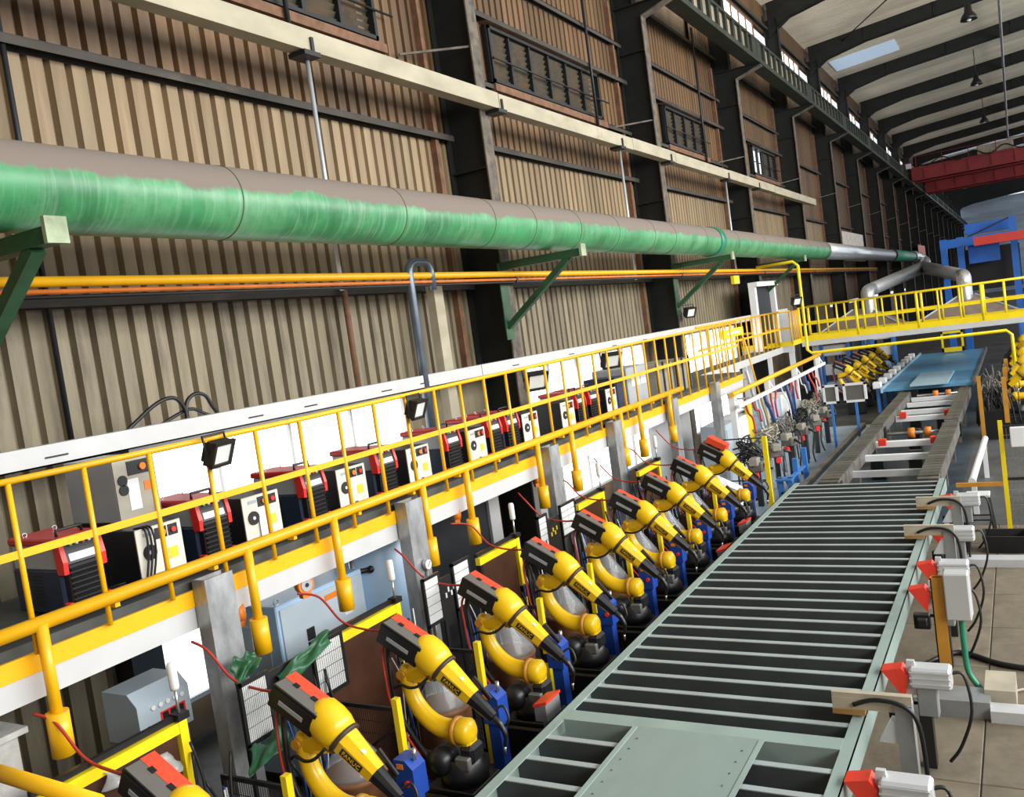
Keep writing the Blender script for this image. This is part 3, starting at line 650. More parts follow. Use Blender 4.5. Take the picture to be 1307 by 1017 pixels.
for i, (y, lb) in enumerate(wl):
    o = w0 if i == 0 else copy_tree(w0)
    o.location = (WX-0.04, y, DZ); o['_o'] = tuple(o.location); o['label'] = lb; o['group'] = 'red welding machines on the platform'; o.rotation_euler.z = R_(random.uniform(-3, 3))
ul = [(4.57, 'cream cooling unit with cables hanging over its round gauge, under the stainless box'), (5.68, 'cream cooling unit with a paper tag between two red machines'), (6.95, 'cream cooling unit with a yellow sticker before the bright window'), (8.14, 'cream cooling unit next to the floodlight post'), (9.42, 'cream cooling unit directly before the paired red machines'),
      (10.86, 'cream cooling unit right after the paired red machines'), (12.07, 'cream cooling unit after the gap behind the dark column'), (13.76, 'cream cooling unit with a large black gauge before the navy cabinet')]
for i, (y, lb) in enumerate(ul):
    o = u0 if i == 0 else copy_tree(u0)
    o.location = (WX+0.0, y, DZ); o['_o'] = tuple(o.location); o['label'] = lb; o['group'] = 'cream cooling units on the platform'; o.rotation_euler.z = R_(random.uniform(-3, 3))
for q in range(3):
    MB().tube(smooth([(WX-0.1, 4.42+0.03*q, DZ+0.5), (WX+0.02, 4.43+0.03*q, DZ+0.49), (WX+0.035, 4.42+0.035*q, DZ+0.3), (WX+0.03, 4.36+0.03*q, DZ+0.05)], 5), 0.009, 6).top('cable', 'cable_black', 'thin black cable hanging over the front of the first cream unit', 'cable', 'cables on the first cream unit')
MB().b2((WX+0.012, 5.62, DZ+0.10), (WX+0.016, 5.76, DZ+0.27)).top('paper_tag', 'm_label', 'white paper tag hanging on the second cream unit', 'tag')
MB().b2((-5.92, 13.28, 0), (-5.86, 13.48, 1.70)).top('blue_strip', 'blue_strip_m', 'flat bright blue steel strip standing below a yellow drop sleeve', 'post')
# stainless box on a stand behind
t = thing('stainless_box', 'brown-grey stainless control box with a grey side raised behind the cream unit', 'control box', (-6.75, 4.85, DZ))
MB().bbox((-7.2, 4.55, 3.02), (-6.55, 4.95, 3.55), 0.008).build('body', 'm_grey', t, True)
f = MB().b2((-6.55, 4.55, 3.02), (-6.54, 4.95, 3.55)).build('front_plate', 'tan_steel', t, True)
MB().b2((-6.54, 4.68, 3.39), (-6.534, 4.93, 3.51)).build('switch_plate', 'm_black', f, True)
MB().cyl((-6.535, 4.82, 3.45), (-6.515, 4.82, 3.45), 0.03, 12).build('dial', 'orange', f, True)
for z in (3.36, 3.28): MB().cyl((-6.54, 4.62, z), (-6.53, 4.62, z), 0.045, 14).build('gauge', 'm_black', f, True)
MB().b2((-6.54, 4.66, 3.10), (-6.536, 4.77, 3.36)).build('paper_sheet', 'm_label', f, True)
MB().b2((-6.54, 4.82, 3.24), (-6.536, 4.89, 3.32)).build('sticker', 'orange', f, True)
MB().b2((-7.2, 4.58, DZ), (-6.8, 4.62, 3.02)).b2((-7.2, 4.88, DZ), (-6.8, 4.92, 3.02)).build('stand', 'm_black', t, True)
t = thing('navy_cabinet', 'dark navy cabinet on the platform after the last cream unit', 'cabinet', (-6.3, 14.3, DZ))
MB().bbox((-6.75, 14.05, DZ+.02), (-6.15, 14.5, 3.15), 0.01).build('body', 'm_navy', t, True)
MB().b2((-6.15, 14.09, DZ+.1), (-6.14, 14.46, 3.1)).build('door', 'm_navy', t, True)
t = thing('grey_cabinet', 'pale grey crate-like cabinet wrapped in plastic on the platform', 'cabinet', (-6.4, 15.3, DZ))
MB().bbox((-6.9, 14.75, DZ), (-6.2, 15.75, 3.25), 0.02).build('body', 'm_grey', t, True)
MB().b2((-6.2, 14.9, 2.9), (-6.19, 15.3, 3.1)).b2((-6.2, 15.35, 2.9), (-6.19, 15.6, 3.1)).build('panel', 'm_white', t, True)
t = thing('wire_crate', 'dusty wire crate of parts near the far end of the platform', 'crate', (-6.5, 17, DZ))
for a in (16.2, 17.3): MB().bbox((-7.0, a, DZ), (-6.2, a+0.95, 3.15), 0.01).build('load', 'tan_steel', t, True)
for a in (16.2, 16.55, 16.9, 17.3, 17.7, 18.1): MB().b2((-6.2, a, DZ), (-6.17, a+0.04, 3.2)).build('upright', 'girt', t, True)
for i, y in enumerate((4.2, 4.25)):
    pass
cb = MB()
for q in range(5):
    pts = [(WX-0.12+0.09*math.cos(a)*(1+0.1*q), 4.27+0.13*math.sin(a)*(1+0.08*q), DZ+0.02+0.015*q) for a in np.linspace(0, 2*math.pi, 15)[:-1]]
    cb.tube(pts, 0.009, 6, closed=True)
cb.top('cable_coil', 'cable_black', 'small coil of thin black cable on the platform between machines', 'cable')
# ================================================================ floodlights
mat('lens', (0.75, 0.78, 0.74), 0.08, 0, 0.05, 2, coat=0.5)
def make_flood():
    t = thing('floodlight', '', 'floodlight')
    # housing faces +X and slightly down; local origin at bracket foot
    R0 = Matrix.Rotation(R_(22), 3, 'Y')
    h = MB(); h.box(R0 @ Vector((0.0, 0, 0)), (0.07, 0.26, 0.20), R0)
    for q in range(5): h.box(R0 @ Vector((-0.05, -0.1+0.05*q, 0)), (0.05, 0.012, 0.16), R0)
    h.build('housing', 'm_black', t)
    r = MB()
    for (a, c, d, e) in ((0, 0.095, 0.28, 0.03), (0, -0.095, 0.28, 0.03)): r.box(R0 @ Vector((0.045, a, c)), (0.03, d, e), R0)
    for s in (-1, 1): r.box(R0 @ Vector((0.045, s*0.125, 0)), (0.03, 0.03, 0.2), R0)
    r.build('rim', 'm_black', t)
    MB().box(R0 @ Vector((0.038, 0, 0)), (0.01, 0.22, 0.16), R0).build('lens', 'lens', t)
    MB().tube([(0, -0.15, 0), (-0.02, -0.15, 0.15), (-0.02, 0.15, 0.15), (0, 0.15, 0)], 0.01, 6).build('bracket', 'm_black', t)
    return t
f0 = make_flood()
FL = [(278, 577, -5.78, 0.25, 'black floodlight tied to the railing by the stainless box'), (531, 521, -5.78, 0.15, 'black floodlight on the railing beside the pale wall post'), (683, 485, -6.1, -0.55, 'black floodlight turned sideways just after the dark column'), (779, 459, -6.1, -0.55, 'black floodlight turned sideways beyond the column, over the red machines'), (880, 398, -7.45, -0.4, 'small floodlight high on the column by the teal pipe collar'), (1016, 384, -6.15, -0.6, 'lit white floodlight on the yellow pipe by the far bridge')]
for i, (px, py, X, rz, lb) in enumerate(FL):
    o = f0 if i == 0 else copy_tree(f0)
    p = on(px, py, 'X', X); o.location = p; o['_o'] = tuple(p); o.rotation_euler = (0, 0, rz); o['label'] = lb; o['group'] = 'floodlights'
    s = 1.0 if i < 2 else 1.25
    o.scale = (s, s, s)
# ================================================================ under the platform: cabinets, tank, hoists
mat('pale_blue', (0.40, 0.58, 0.78), 0.35, 0, 0.08, 2, c2=(0.25, 0.36, 0.5), thr=(0.6, 0.9))
mat('blue_grey', (0.46, 0.54, 0.60), 0.4, 0, 0.06, 2)
mat('green_tarp', (0.02, 0.10, 0.04), 0.4, 0, 0.3, 4, 0.2, 20)
mat('door_dark', (0.015, 0.017, 0.02), 0.5, 0, 0.2)  # near-black: the shade inside openings painted as a surface
# wall panel strip below the platform (white partition, dark sheets painting the shade in its openings)
part_ = thing('partition', 'white partition with dark openings behind the robots below the platform', 'partition', (-7.45, 11, 0))
for a, c in ((7.9, 8.15), (8.8, 9.15), (11.3, 11.6), (12.9, 13.3), (16.2, 16.6), (18.4, 21.0)):
    MB().b2((-7.4, a, 0), (-7.3, c, 2.12)).build('panel', 'white_paint', part_, True)
MB().b2((-7.4, 9.15, 0), (-7.35, 11.3, 2.12)).build('dark_opening', 'door_dark', part_, True)
MB().b2((-7.4, 8.15, 1.0), (-7.35, 8.8, 2.12)).build('dark_opening', 'door_dark', part_, True)
t = thing('control_cabinet', 'pale blue-grey control cabinet with orange strip and a lifting eye', 'cabinet', (-6.7, 6.6, 0))
MB().bbox((-7.1, 5.95, 0.1), (-6.45, 7.25, 1.82), 0.012).build('body', 'pale_blue', t, True)
MB().b2((-7.05, 6.0, 0), (-6.5, 7.2, 0.1)).build('plinth', 'm_black', t, True)
d = MB().bbox((-6.45, 5.99, 0.15), (-6.435, 7.21, 1.78), 0.004).build('door', 'blue_grey', t, True)
MB().b2((-6.435, 6.62, 1.66), (-6.43, 6.93, 1.72)).build('warning_strip', 'orange', d, True)
MB().b2((-6.435, 6.30, 1.36), (-6.42, 6.40, 1.48)).build('latch', 'm_black', d, True)
MB().b2((-6.435, 6.88, 1.42), (-6.43, 7.0, 1.52)).build('label', 'm_label', d, True)
MB().b2((-7.0, 5.945, 1.2), (-6.6, 5.95, 1.6)).build('side_vent', 'blue_grey', t, True)
MB().tube(arc((-6.5, 6.02, 1.85), 0.03, 0, 2*math.pi, 12, (0, 1, 0), (0, 0, 1))[:-1], 0.008, 6, closed=True).build('lifting_eye', 'steel', t, True)
t = thing('operator_box', 'small blue-grey operator box with indicator lamps and red display', 'control box', (-6.3, 4.45, 0))
MB().prism([(-6.70, 1.28), (-6.28, 1.28), (-6.28, 1.60), (-6.38, 1.70), (-6.70, 1.70)], 4.22, 4.72, 'XZ').build('body', 'blue_grey', t, True)
for q in range(5): MB().cyl((-6.28, 4.36+0.07*q, 1.545), (-6.265, 4.36+0.07*q, 1.545), 0.02, 10).build('indicator_lamp', 'm_white', t, True)
dsp = MB().b2((-6.28, 4.42, 1.38), (-6.272, 4.66, 1.48)).build('display', 'm_red_bright', t, True)
for q in range(3): MB().b2((-6.272, 4.435+0.075*q, 1.39), (-6.268, 4.49+0.075*q, 1.47)).build('digit', 'm_black', dsp, True)
MB().cyl((-6.28, 4.30, 1.40), (-6.27, 4.30, 1.40), 0.018, 8).build('keyhole', 'm_black', t, True)
MB().b2((-6.66, 4.25, 0.0), (-6.54, 4.37, 1.28)).b2((-6.66, 4.57, 0.0), (-6.54, 4.69, 1.28)).build('stand', 'm_black', t, True)
t = thing('gas_tank', 'light blue cylindrical tank with a valve pipe beside the galvanised column', 'tank', (-6.95, 7.75, 0))
MB().lathe([(0.30, 0.1), (0.48, 0.2), (0.48, 2.0), (0.40, 2.08), (0.1, 2.1)], (-6.78, 7.85, 0), n=28).build('shell', 'pale_blue', t, True)
MB().cyl((-6.62, 7.3, 0.6), (-6.62, 7.3, 2.1), 0.03, 8).build('pipe', 'steel', t, True)
MB().cyl((-6.62, 7.3, 1.75), (-6.5, 7.42, 1.75), 0.03, 8).ball((-6.48, 7.44, 1.75), 0.045, 8).build('valve', 'm_black', t, True)
for s in ((-7.0, 7.6), (-6.55, 7.6), (-6.78, 8.15)): MB().cyl((s[0], s[1], 0), (s[0], s[1], 0.2), 0.03, 8).build('leg', 'pale_blue', t, True)
def tarp(name, lab, c4, amp, nx=14, ny=12, seed=1, m='green_tarp'):
    """crumpled cloth: bilinear patch between four corners pushed about by folds"""
    rg = random.Random(seed); A, B, C_, D_ = [Vector(p) for p in c4]; ph = [rg.uniform(0, 6) for _ in range(6)]; b = MB(); vs = []
    nrm = (B-A).cross(D_-A).normalized()
    for j in range(ny+1):
        for i in range(nx+1):
            u = i/nx; v = j/ny; p = A*(1-u)*(1-v)+B*u*(1-v)+C_*u*v+D_*(1-u)*v
            d = math.sin(9*u+4*v+ph[0])*0.5+math.sin(6*v-7*u+ph[1])*0.4+math.sin(17*u+ph[2])*math.sin(11*v+ph[3])*0.35+rg.uniform(-.12, .12)
            vs.append(p+nrm*d*amp+Vector((0, 0, math.sin(12*u+ph[4])*amp*0.4*(1-v)))+Vector((0.0, math.sin(7*v+ph[5])*amp*0.5, 0)))
    n = len(vs); q = nx+1
    fs = [(j*q+i, j*q+i+1, (j+1)*q+i+1, (j+1)*q+i) for j in range(ny) for i in range(nx)]
    ed = [i for i in range(nx)]
    b.add(vs+[p-nrm*0.006 for p in vs], fs+[tuple(n+k for k in f)[::-1] for f in fs], True)
    rim = [i for i in range(nx+1)]+[j*q+nx for j in range(1, ny+1)]+[ny*q+i for i in range(nx-1, -1, -1)]+[j*q for j in range(ny-1, 0, -1)]
    o = len(b.v)-2*n
    for k in range(len(rim)):
        a_, c_ = rim[k], rim[(k+1) % len(rim)]; b.f.append((o+c_, o+a_, o+n+a_, o+n+c_)); b.s.append(True)
    return b.top(name, m, lab, 'tarp')
tarp('tarp', 'crumpled dark green tarp draped beside the galvanised column', [on(296, 842, 'X', -5.62), on(325, 828, 'X', -5.62), on(332, 850, 'X', -5.5), on(302, 880, 'X', -5.5)], 0.055, seed=2)
tarp('tarp', 'green tarp rolled over the fence in front of the control cabinet', [on(352, 862, 'X', -5.38), on(414, 804, 'X', -5.38), on(424, 818, 'X', -5.30), on(362, 884, 'X', -5.30)], 0.035, seed=3)
tarp('tarp', 'low green tarp spread under the white grid screen', [on(318, 958, 'X', -5.32), on(362, 928, 'X', -5.32), on(374, 945, 'X', -5.12), on(320, 990, 'X', -5.12)], 0.045, seed=5)
mat('clear_film', (0.55, 0.55, 0.52), 0.2, 0, 0.2, 4, alpha=0.5)
tarp('plastic_film', 'crumpled clear plastic film hung behind the fence by the operator box', [on(120, 965, 'X', -5.6), on(215, 940, 'X', -5.6), on(232, 985, 'X', -5.45), on(130, 1010, 'X', -5.45)], 0.05, seed=7, m='clear_film')
def balancer(px, py, X, lab, rz):
    p = on(px, py, 'X', X); t = thing('hoist_balancer', lab, 'hoist', p, rz, 'orange hoist balancers')
    MB().cyl((-0.04, 0, 0), (0.04, 0, 0), 0.085, 18).build('drum', 'orange', t)
    MB().cyl((0.04, 0, 0), (0.048, 0, 0), 0.06, 16).build('cover', 'm_grey', t)
    MB().cyl((0.048, 0, 0), (0.054, 0, 0), 0.02, 10).build('hub', 'm_black', t)
    MB().tube([(0, 0, 0.08), (0, 0.0, 0.16), (0, 0.02, 0.2), (0, 0.0, 0.24)], 0.012, 8).build('hook', 'orange', t)
    MB().cyl((0, 0, 0.22), (0, 0, 2.14-p.z), 0.006, 6).build('cable', 'steel', t)
    MB().b2((-0.03, -0.05, -0.12), (0.03, 0.05, -0.07)).build('cable_guide', 'orange', t)
    return t
balancer(306, 781, -5.98, 'orange hoist balancer hanging by the scratched galvanised column', 0.9)
balancer(388, 746, -6.0, 'round orange hoist balancer with grey cover above the control cabinet', -0.2)
balancer(536, 676, -6.0, 'orange hoist balancer behind the drop post by the gauge', -0.2)
balancer(582, 655, -6.0, 'small orange hoist balancer before the dark recess', 0.8)
balancer(684, 610, -6.0, 'orange hoist balancer beside the third galvanised column', 0.8)
# concrete pier at the left edge
mat('pier', (0.48, 0.47, 0.44), 0.8, 0, 0.2, 3, 0.2, 30, c2=(0.15, 0.14, 0.12), thr=(0.5, 0.8))
MB().b2((-6.35, 2.85, 0), (-5.95, 3.12, 1.95)).b2((-6.4, 2.80, 1.95), (-5.9, 3.17, 1.99)).top('concrete_pier', 'pier', 'cracked pale concrete pier under the platform with a black cap', 'pier')
cb = MB()
for q in range(4): cb.tube(arc((-5.95, 3.62, 1.05), 0.36+0.035*q, -0.3, 3.3, 18, (0, 1, 0), (0, 0, 1)), 0.024, 8)
cb.top('cable_coil', 'cable_black', 'thick black cables arching to the floor behind the drop post sleeve', 'cable')
# ================================================================ green steel floor frame on the line
mat('frame_green', (0.30, 0.385, 0.35), 0.45, 0, 0.10, 2.0, c2=(0.18, 0.22, 0.20), thr=(0.55, 0.85))
mat('frame_bar', (0.06, 0.07, 0.07), 0.5, 0, 0.15, 2.0)  # shade on the crossbar faces painted in as a darker colour
mat('frame_top', (0.36, 0.41, 0.40), 0.45, 0, 0.10, 2.0)  # light on the bar tops painted in as a paler colour
mat('plate_green', (0.27, 0.34, 0.31), 0.42, 0, 0.10, 1.2, c2=(0.20, 0.25, 0.23), thr=(0.45, 0.8), stretch=(1.5, 0.4, 1))
mat('robot_black_', (0.012, 0.012, 0.013), 0.4, 0, 0.2, 4)
mat('alu', (0.66, 0.67, 0.68), 0.35, 0.3, 0.08, 4)
mat('clamp_grey', (0.30, 0.31, 0.31), 0.4, 0.3, 0.15, 4)
mat('clamp_red', (0.80, 0.05, 0.025), 0.4, 0, 0.06, 4)
mat('beige_bar', (0.44, 0.39, 0.29), 0.6, 0, 0.15, 4)
mat('wood', (0.36, 0.20, 0.07), 0.6, 0, 0.2, 6)
mat('box_grey', (0.50, 0.51, 0.49), 0.45, 0, 0.04, 3)
mat('dull_steel', (0.20, 0.195, 0.18), 0.5, 0.4, 0.2, 4, c2=(0.10, 0.085, 0.06))
fr = thing('floor_frame', 'long pale green welded steel floor frame with close dark crossbars', 'steel frame', (-2.53, 10, 0.62))
XL_, XR_ = -3.76, -1.30
for (x0, x1, s) in ((XL_, XL_+0.10, 1), (XR_-0.10, XR_, -1)):
    b = MB(); w = x0 if s > 0 else x1-0.012
    b.b2((w, 3.2, 0.60), (w+0.012, 15.92, 0.80)).b2((x0, 3.2, 0.788), (x1, 15.92, 0.80)).b2((x0, 3.2, 0.60), (x1, 15.92, 0.612))
    b.build('side_rail', 'frame_green', fr, True)
cbm = MB().b2((XL_+0.013, -0.006, -0.17), (XR_-0.013, 0.006, -0.006)).b2((XL_+0.013, -0.006, -0.17), (XR_-0.013, 0.05, -0.162)).mesh('crossbar'); fixn(cbm); cbm.materials.append(MATS['frame_bar'])
ctm = MB().b2((XL_+0.10, -0.008, -0.008), (XR_-0.10, 0.055, 0.0)).mesh('bar_flange'); ctm.materials.append(MATS['frame_top'])
o_ = fr.location
ys = [6.76+0.3195*k for k in range(29)]+[6.04, 5.69, 5.35, 5.0, 4.66, 4.32, 3.98, 3.64]
for yy in ys:
    c = inst(cbm, 'crossbar', fr, (-o_.x, yy-o_.y, 0.79-o_.z)); inst(ctm, 'bar_flange', c, (0, 0, 0))
MB().b2((XL_+0.1, 6.36, 0.785), (XR_-0.1, 6.54, 0.803)).b2((XL_+0.1, 6.36, 0.62), (XR_-0.1, 6.372, 0.785)).build('wide_crossbeam', 'frame_green', fr, True)
pl = MB().b2((-3.0, 3.4, 0.803), (-1.95, 6.36, 0.815)).top('cover_plate', 'plate_green', 'large flat grey-green steel plate lying on the near end of the frame', 'steel plate')
for s in (0, 1):
    x = -2.99+1.03*s
    MB().b2((x-0.02, 3.4, 0.815), (x+0.02, 6.34, 0.821)).build('edge_strip', 'frame_green', pl, True)
for q in range(16):
    for x in (-2.90, -2.06): MB().cyl((x, 3.6+0.17*q, 0.815), (x, 3.6+0.17*q, 0.820), 0.008, 6).build('rivet', 'dull_steel', pl, True)
# supporting stands below
st = thing('line_bed', 'dark steel roller bed under the green floor frame', 'conveyor', (-2.5, 10, 0))
for x in (-3.3, -1.75):
    MB().b2((x-0.08, 3.2, 0.42), (x+0.08, 15.7, 0.60)).build('beam', 'dull_steel', st, True)
    for yy in np.arange(3.6, 15.7, 1.7): MB().b2((x-0.06, yy-0.06, 0), (x+0.06, yy+0.06, 0.42)).build('leg', 'dull_steel', st, True)
for yy in np.arange(3.6, 15.7, 1.7): MB().b2((-3.3, yy-0.04, 0.25), (-1.75, yy+0.04, 0.33)).build('cross_tie', 'dull_steel', st, True)
for i, (x, y, sx, sy) in enumerate(((-3.0, 5.15, .3, .12), (-2.9, 5.9, .22, .16), (-2.75, 5.5, .18, .12), (-1.7, 5.15, .14, .16), (-1.62, 4.9, .12, .14))):
    MB().bbox((x-sx/2, y-sy/2, 0.0), (x+sx/2, y+sy/2, 0.09), 0.01).top('wood_block', 'beige_bar', ['long pale block on the floor under the frame end', 'pale timber offcut on the floor under the frame', 'small pale offcut beside the larger one under the frame', 'pale stub block under the plate corner', 'second pale stub block under the plate corner'][i], 'block')
# clamps on the right rail
def make_clamp():
    """push clamp: pad towards -X, cylinder on +X side; origin on the floor below the rail"""
    t = thing('rail_clamp', '', 'clamp')
    MB().prism([(0.04, 0.84), (0.20, 0.87), (0.25, 0.80), (0.21, 0.60)], -0.075, 0.075, 'XZ').build('red_pad', 'clamp_red', t)
    MB().prism([(0.20, 0.62), (0.34, 0.62), (0.30, 0.92), (0.24, 0.92)], -0.02, 0.02, 'XZ').build('gusset', 'alu', t)
    c = MB(); c.bbox((0.26, -0.09, 0.70), (0.58, 0.09, 0.88), 0.02)
    for z in (0.74, 0.79, 0.84): c.b2((0.26, -0.095, z), (0.57, 0.095, z+0.012))
    c.build('cylinder', 'alu', t)
    MB().bbox((0.30, -0.06, 0.45), (0.46, 0.06, 0.70), 0.01).build('mount', 'clamp_grey', t)
    MB().b2((0.30, -0.06, 0.0), (0.40, 0.06, 0.45)).build('stand', 'robot_black_', t)
    k_ = MB(); k_.bbox((0.06, -0.05, 0.40), (0.22, 0.05, 0.56), 0.01); k_.bbox((0.10, -0.14, 0.46), (0.20, -0.05, 0.54), 0.01); k_.cyl((0.10, 0.06, 0.52), (0.30, 0.06, 0.52), 0.02, 8); k_.build('valve_block', 'robot_black_', t)
    MB().tube(smooth([(0.56, 0.05, 0.8), (0.66, 0.08, 0.78), (0.70, 0.02, 0.5), (0.6, 0, 0.2), (0.5, 0, 0.05)], 5), 0.014, 6).build('air_hose', 'cable_black', t)
    return t
k0 = make_clamp()
KL = [(7.82, 'red-padded rail clamp with white cylinder before the beige arm and grey junction box'), (5.93, 'red-padded rail clamp beside the steel cover plate'), (10.0, 'red-padded rail clamp beside the orange post top'), (10.9, 'red-padded rail clamp just past the orange post'), (12.42, 'red-padded rail clamp between the two farther beige arms'), (14.35, 'red-padded rail clamp nearest the far end of the green frame')]
for i, (y, lb) in enumerate(KL):
    o = k0 if i == 0 else copy_tree(k0)
    o.location = (XR_-0.03, y, 0); o['_o'] = tuple(o.location); o['label'] = lb; o['group'] = 'red rail clamps'
def make_arm():
    t = thing('hold_down_arm', '', 'clamp arm')
    MB().b2((-0.22, -0.03, 0.93), (0.36, 0.03, 0.99)).b2((-0.22, -0.035, 0.86), (0.36, -0.028, 0.95)).build('arm', 'beige_bar', t)
    MB().b2((-0.22, -0.05, 0.82), (0.02, 0.03, 0.86)).build('wood_block', 'wood', t)
    MB().b2((0.24, -0.06, 0.0), (0.36, 0.06, 0.93)).build('post', 'clamp_grey', t)
    MB().prism([(0.10, 0.62), (0.26, 0.62), (0.26, 0.80), (0.20, 0.80)], -0.045, 0.045, 'XZ').build('gusset', 'alu', t)
    MB().tube(smooth([(-0.06, -0.04, 0.9), (0.1, -0.06, 0.96), (0.3, -0.08, 0.94), (0.4, -0.08, 0.8), (0.42, -0.06, 0.4), (0.4, 0, 0.05)], 5), 0.018, 8).build('hose', 'cable_black', t)
    return t
a0 = make_arm()
for i, (y, lb) in enumerate([(6.95, 'beige hold-down arm over the frame rail beside the cover plate'), (12.1, 'beige hold-down arm past the orange post'), (13.7, 'beige hold-down arm near the wooden stool')]):
    o = a0 if i == 0 else copy_tree(a0)
    o.location = (XR_-0.02, y, 0); o['_o'] = tuple(o.location); o['label'] = lb; o['group'] = 'hold-down arms'
    o.scale = (1, 1, 1)
# orange post with junction box
mat('post_orange', (0.55, 0.25, 0.03), 0.45, 0, 0.12, 4)
t = thing('junction_post', 'orange steel post carrying a pale grey junction box', 'post', (-0.93, 9.25, 0))
MB().b2((-0.06, -0.05, 0), (-0.048, 0.05, 1.2)).b2((-0.06, -0.05, 0), (0.05, -0.038, 1.2)).b2((-0.06, 0.038, 0), (0.05, 0.05, 1.2)).build('post', 'post_orange', t)
bx_ = MB().bbox((0.06, -0.11, 0.80), (0.28, 0.08, 1.26), 0.012).build('junction_box', 'box_grey', t)
MB().bbox((0.055, 0.08, 0.795), (0.285, 0.11, 1.265), 0.008).build('lid', 'm_grey', bx_)
MB().tube(smooth([(0.18, 0, 0.8), (0.18, 0, 0.5), (0.2, -0.02, 0.25), (0.34, -0.1, 0.06)], 6), 0.028, 10).build('conduit', 'teal', t)
MB().b2((-0.12, -0.1, 0), (0.12, 0.1, 0.012)).build('base_plate', 'post_orange', t)
t = thing('floor_channel', 'grey-green flat channel on the floor at the foot of the orange post', 'channel', (-0.7, 8.95, 0))
MB().b2((-1.2, 8.78, 0.0), (-0.55, 9.12, 0.16)).build('cover', 'clamp_grey', t, True)
MB().b2((-0.60, 8.98, 0.0), (-0.34, 9.45, 0.2)).build('end_box', 'beige_bar', t, True)
for q, (a, c, lb) in enumerate(((8.72, 8.92, 'pale kerb strip running right from the floor channel'), (13.55, 13.80, 'pale kerb strip past the black basket'))):
    MB().b2((-0.95 if q else -0.55, a, 0), (3.0, c, 0.11)).top('kerb_strip', 'alu', lb, 'kerb')
MB().tube(smooth([(-1.2, 9.9, 0.03), (-0.9, 10.3, 0.03), (-0.5, 10.05, 0.03), (-0.1, 9.95, 0.03), (0.6, 9.9, 0.03)], 6), 0.03, 8).top('floor_cable', 'cable_black', 'thick black cable lying across the concrete slabs', 'cable')
MB().tube(smooth([(-0.45, 9.3, 0.03), (-0.2, 9.5, 0.03), (0.1, 9.45, 0.03)], 6), 0.012, 6).top('floor_cable', 'beige_bar', 'thin pale cord on the slabs beside the floor channel', 'cord')
# stool, basket, fence on the right
t = thing('stool', 'four-legged dark stool with a white square seat', 'stool', (-0.83, 15.4, 0))
MB().bbox((-0.17, -0.16, 0.60), (0.17, 0.16, 0.645), 0.01).build('seat', 'm_white', t)
for sx in (-1, 1):
    for sy in (-1, 1): MB().bar((sx*0.14, sy*0.13, 0.60), (sx*0.2, sy*0.19, 0), 0.028).build('leg', 'm_black', t)
for s in (-1, 1): MB().bar((-0.17, s*0.165, 0.25), (0.17, s*0.165, 0.25), 0.02).build('stretcher', 'm_black', t)
MB().add([(-0.72, 14.25, 0), (-0.24, 14.25, 0), (-0.24, 14.62, 0), (-0.72, 14.62, 0), (-0.77, 14.2, 0.26), (-0.19, 14.2, 0.26), (-0.19, 14.67, 0.26), (-0.77, 14.67, 0.26), (-0.74, 14.23, 0.26), (-0.22, 14.23, 0.26), (-0.22, 14.64, 0.26), (-0.74, 14.64, 0.26), (-0.70, 14.27, 0.04), (-0.26, 14.27, 0.04), (-0.26, 14.6, 0.04), (-0.70, 14.6, 0.04)],
         [(3, 2, 1, 0), (0, 1, 5, 4), (1, 2, 6, 5), (2, 3, 7, 6), (3, 0, 4, 7), (4, 5, 9, 8), (5, 6, 10, 9), (6, 7, 11, 10), (7, 4, 8, 11), (8, 9, 13, 12), (9, 10, 14, 13), (10, 11, 15, 14), (11, 8, 12, 15), (12, 13, 14, 15)]).top('basket', 'm_black', 'black open plastic basket on the slabs beside the stool', 'basket')
t = thing('safety_fence', 'grey mesh safety fence with yellow post and orange rail near the stool', 'fence', (0.2, 15.1, 0))
MB().b2((-0.45, 15.07, 0), (-0.39, 15.13, 1.82)).build('post', 'yellow_lemon', t, True)
MB().b2((-1.1, 15.06, 0.82), (-0.45, 15.11, 0.88)).build('rail', 'post_orange', t, True)
for z in (0.1, 0.9, 1.7): MB().b2((-0.39, 15.08, z), (2.4, 15.12, z+0.04)).build('rail', 'm_black', t, True)
mb = MB()
for x in np.arange(-0.35, 2.4, 0.06): mb.b2((x, 15.095, 0.1), (x+0.006, 15.101, 1.7))
for z in np.arange(0.15, 1.7, 0.12): mb.b2((-0.39, 15.095, z), (2.4, 15.101, z+0.006))
tag(mb.build('mesh_panel', 'steel', t, True), kind='stuff')
MB().bbox((-0.30, 14.98, 1.42), (0.02, 15.07, 1.72), 0.01).build('switch_box', 'm_white', t, True)

rgd = random.Random(3); b = MB()
for q in range(160):
    x = -0.95+rgd.gauss(0, 0.22); y = 6.95+rgd.gauss(0, 0.16); r = rgd.uniform(0.006, 0.022)
    if x < -1.15 or x > 0.2: continue
    b.add([(x-r, y-r*0.6, 0.001), (x+r, y-r, 0.001), (x+r*0.7, y+r, 0.001), (x-r*0.6, y+r*0.5, 0.001), (x, y, 0.001+r*0.5)], [(0, 1, 4), (1, 2, 4), (2, 3, 4), (3, 0, 4), (3, 2, 1, 0)])
b.top('debris', 'beige_bar', 'scatter of pale metal chips and dirt on the slabs by the near clamp', 'debris', None, 'stuff')
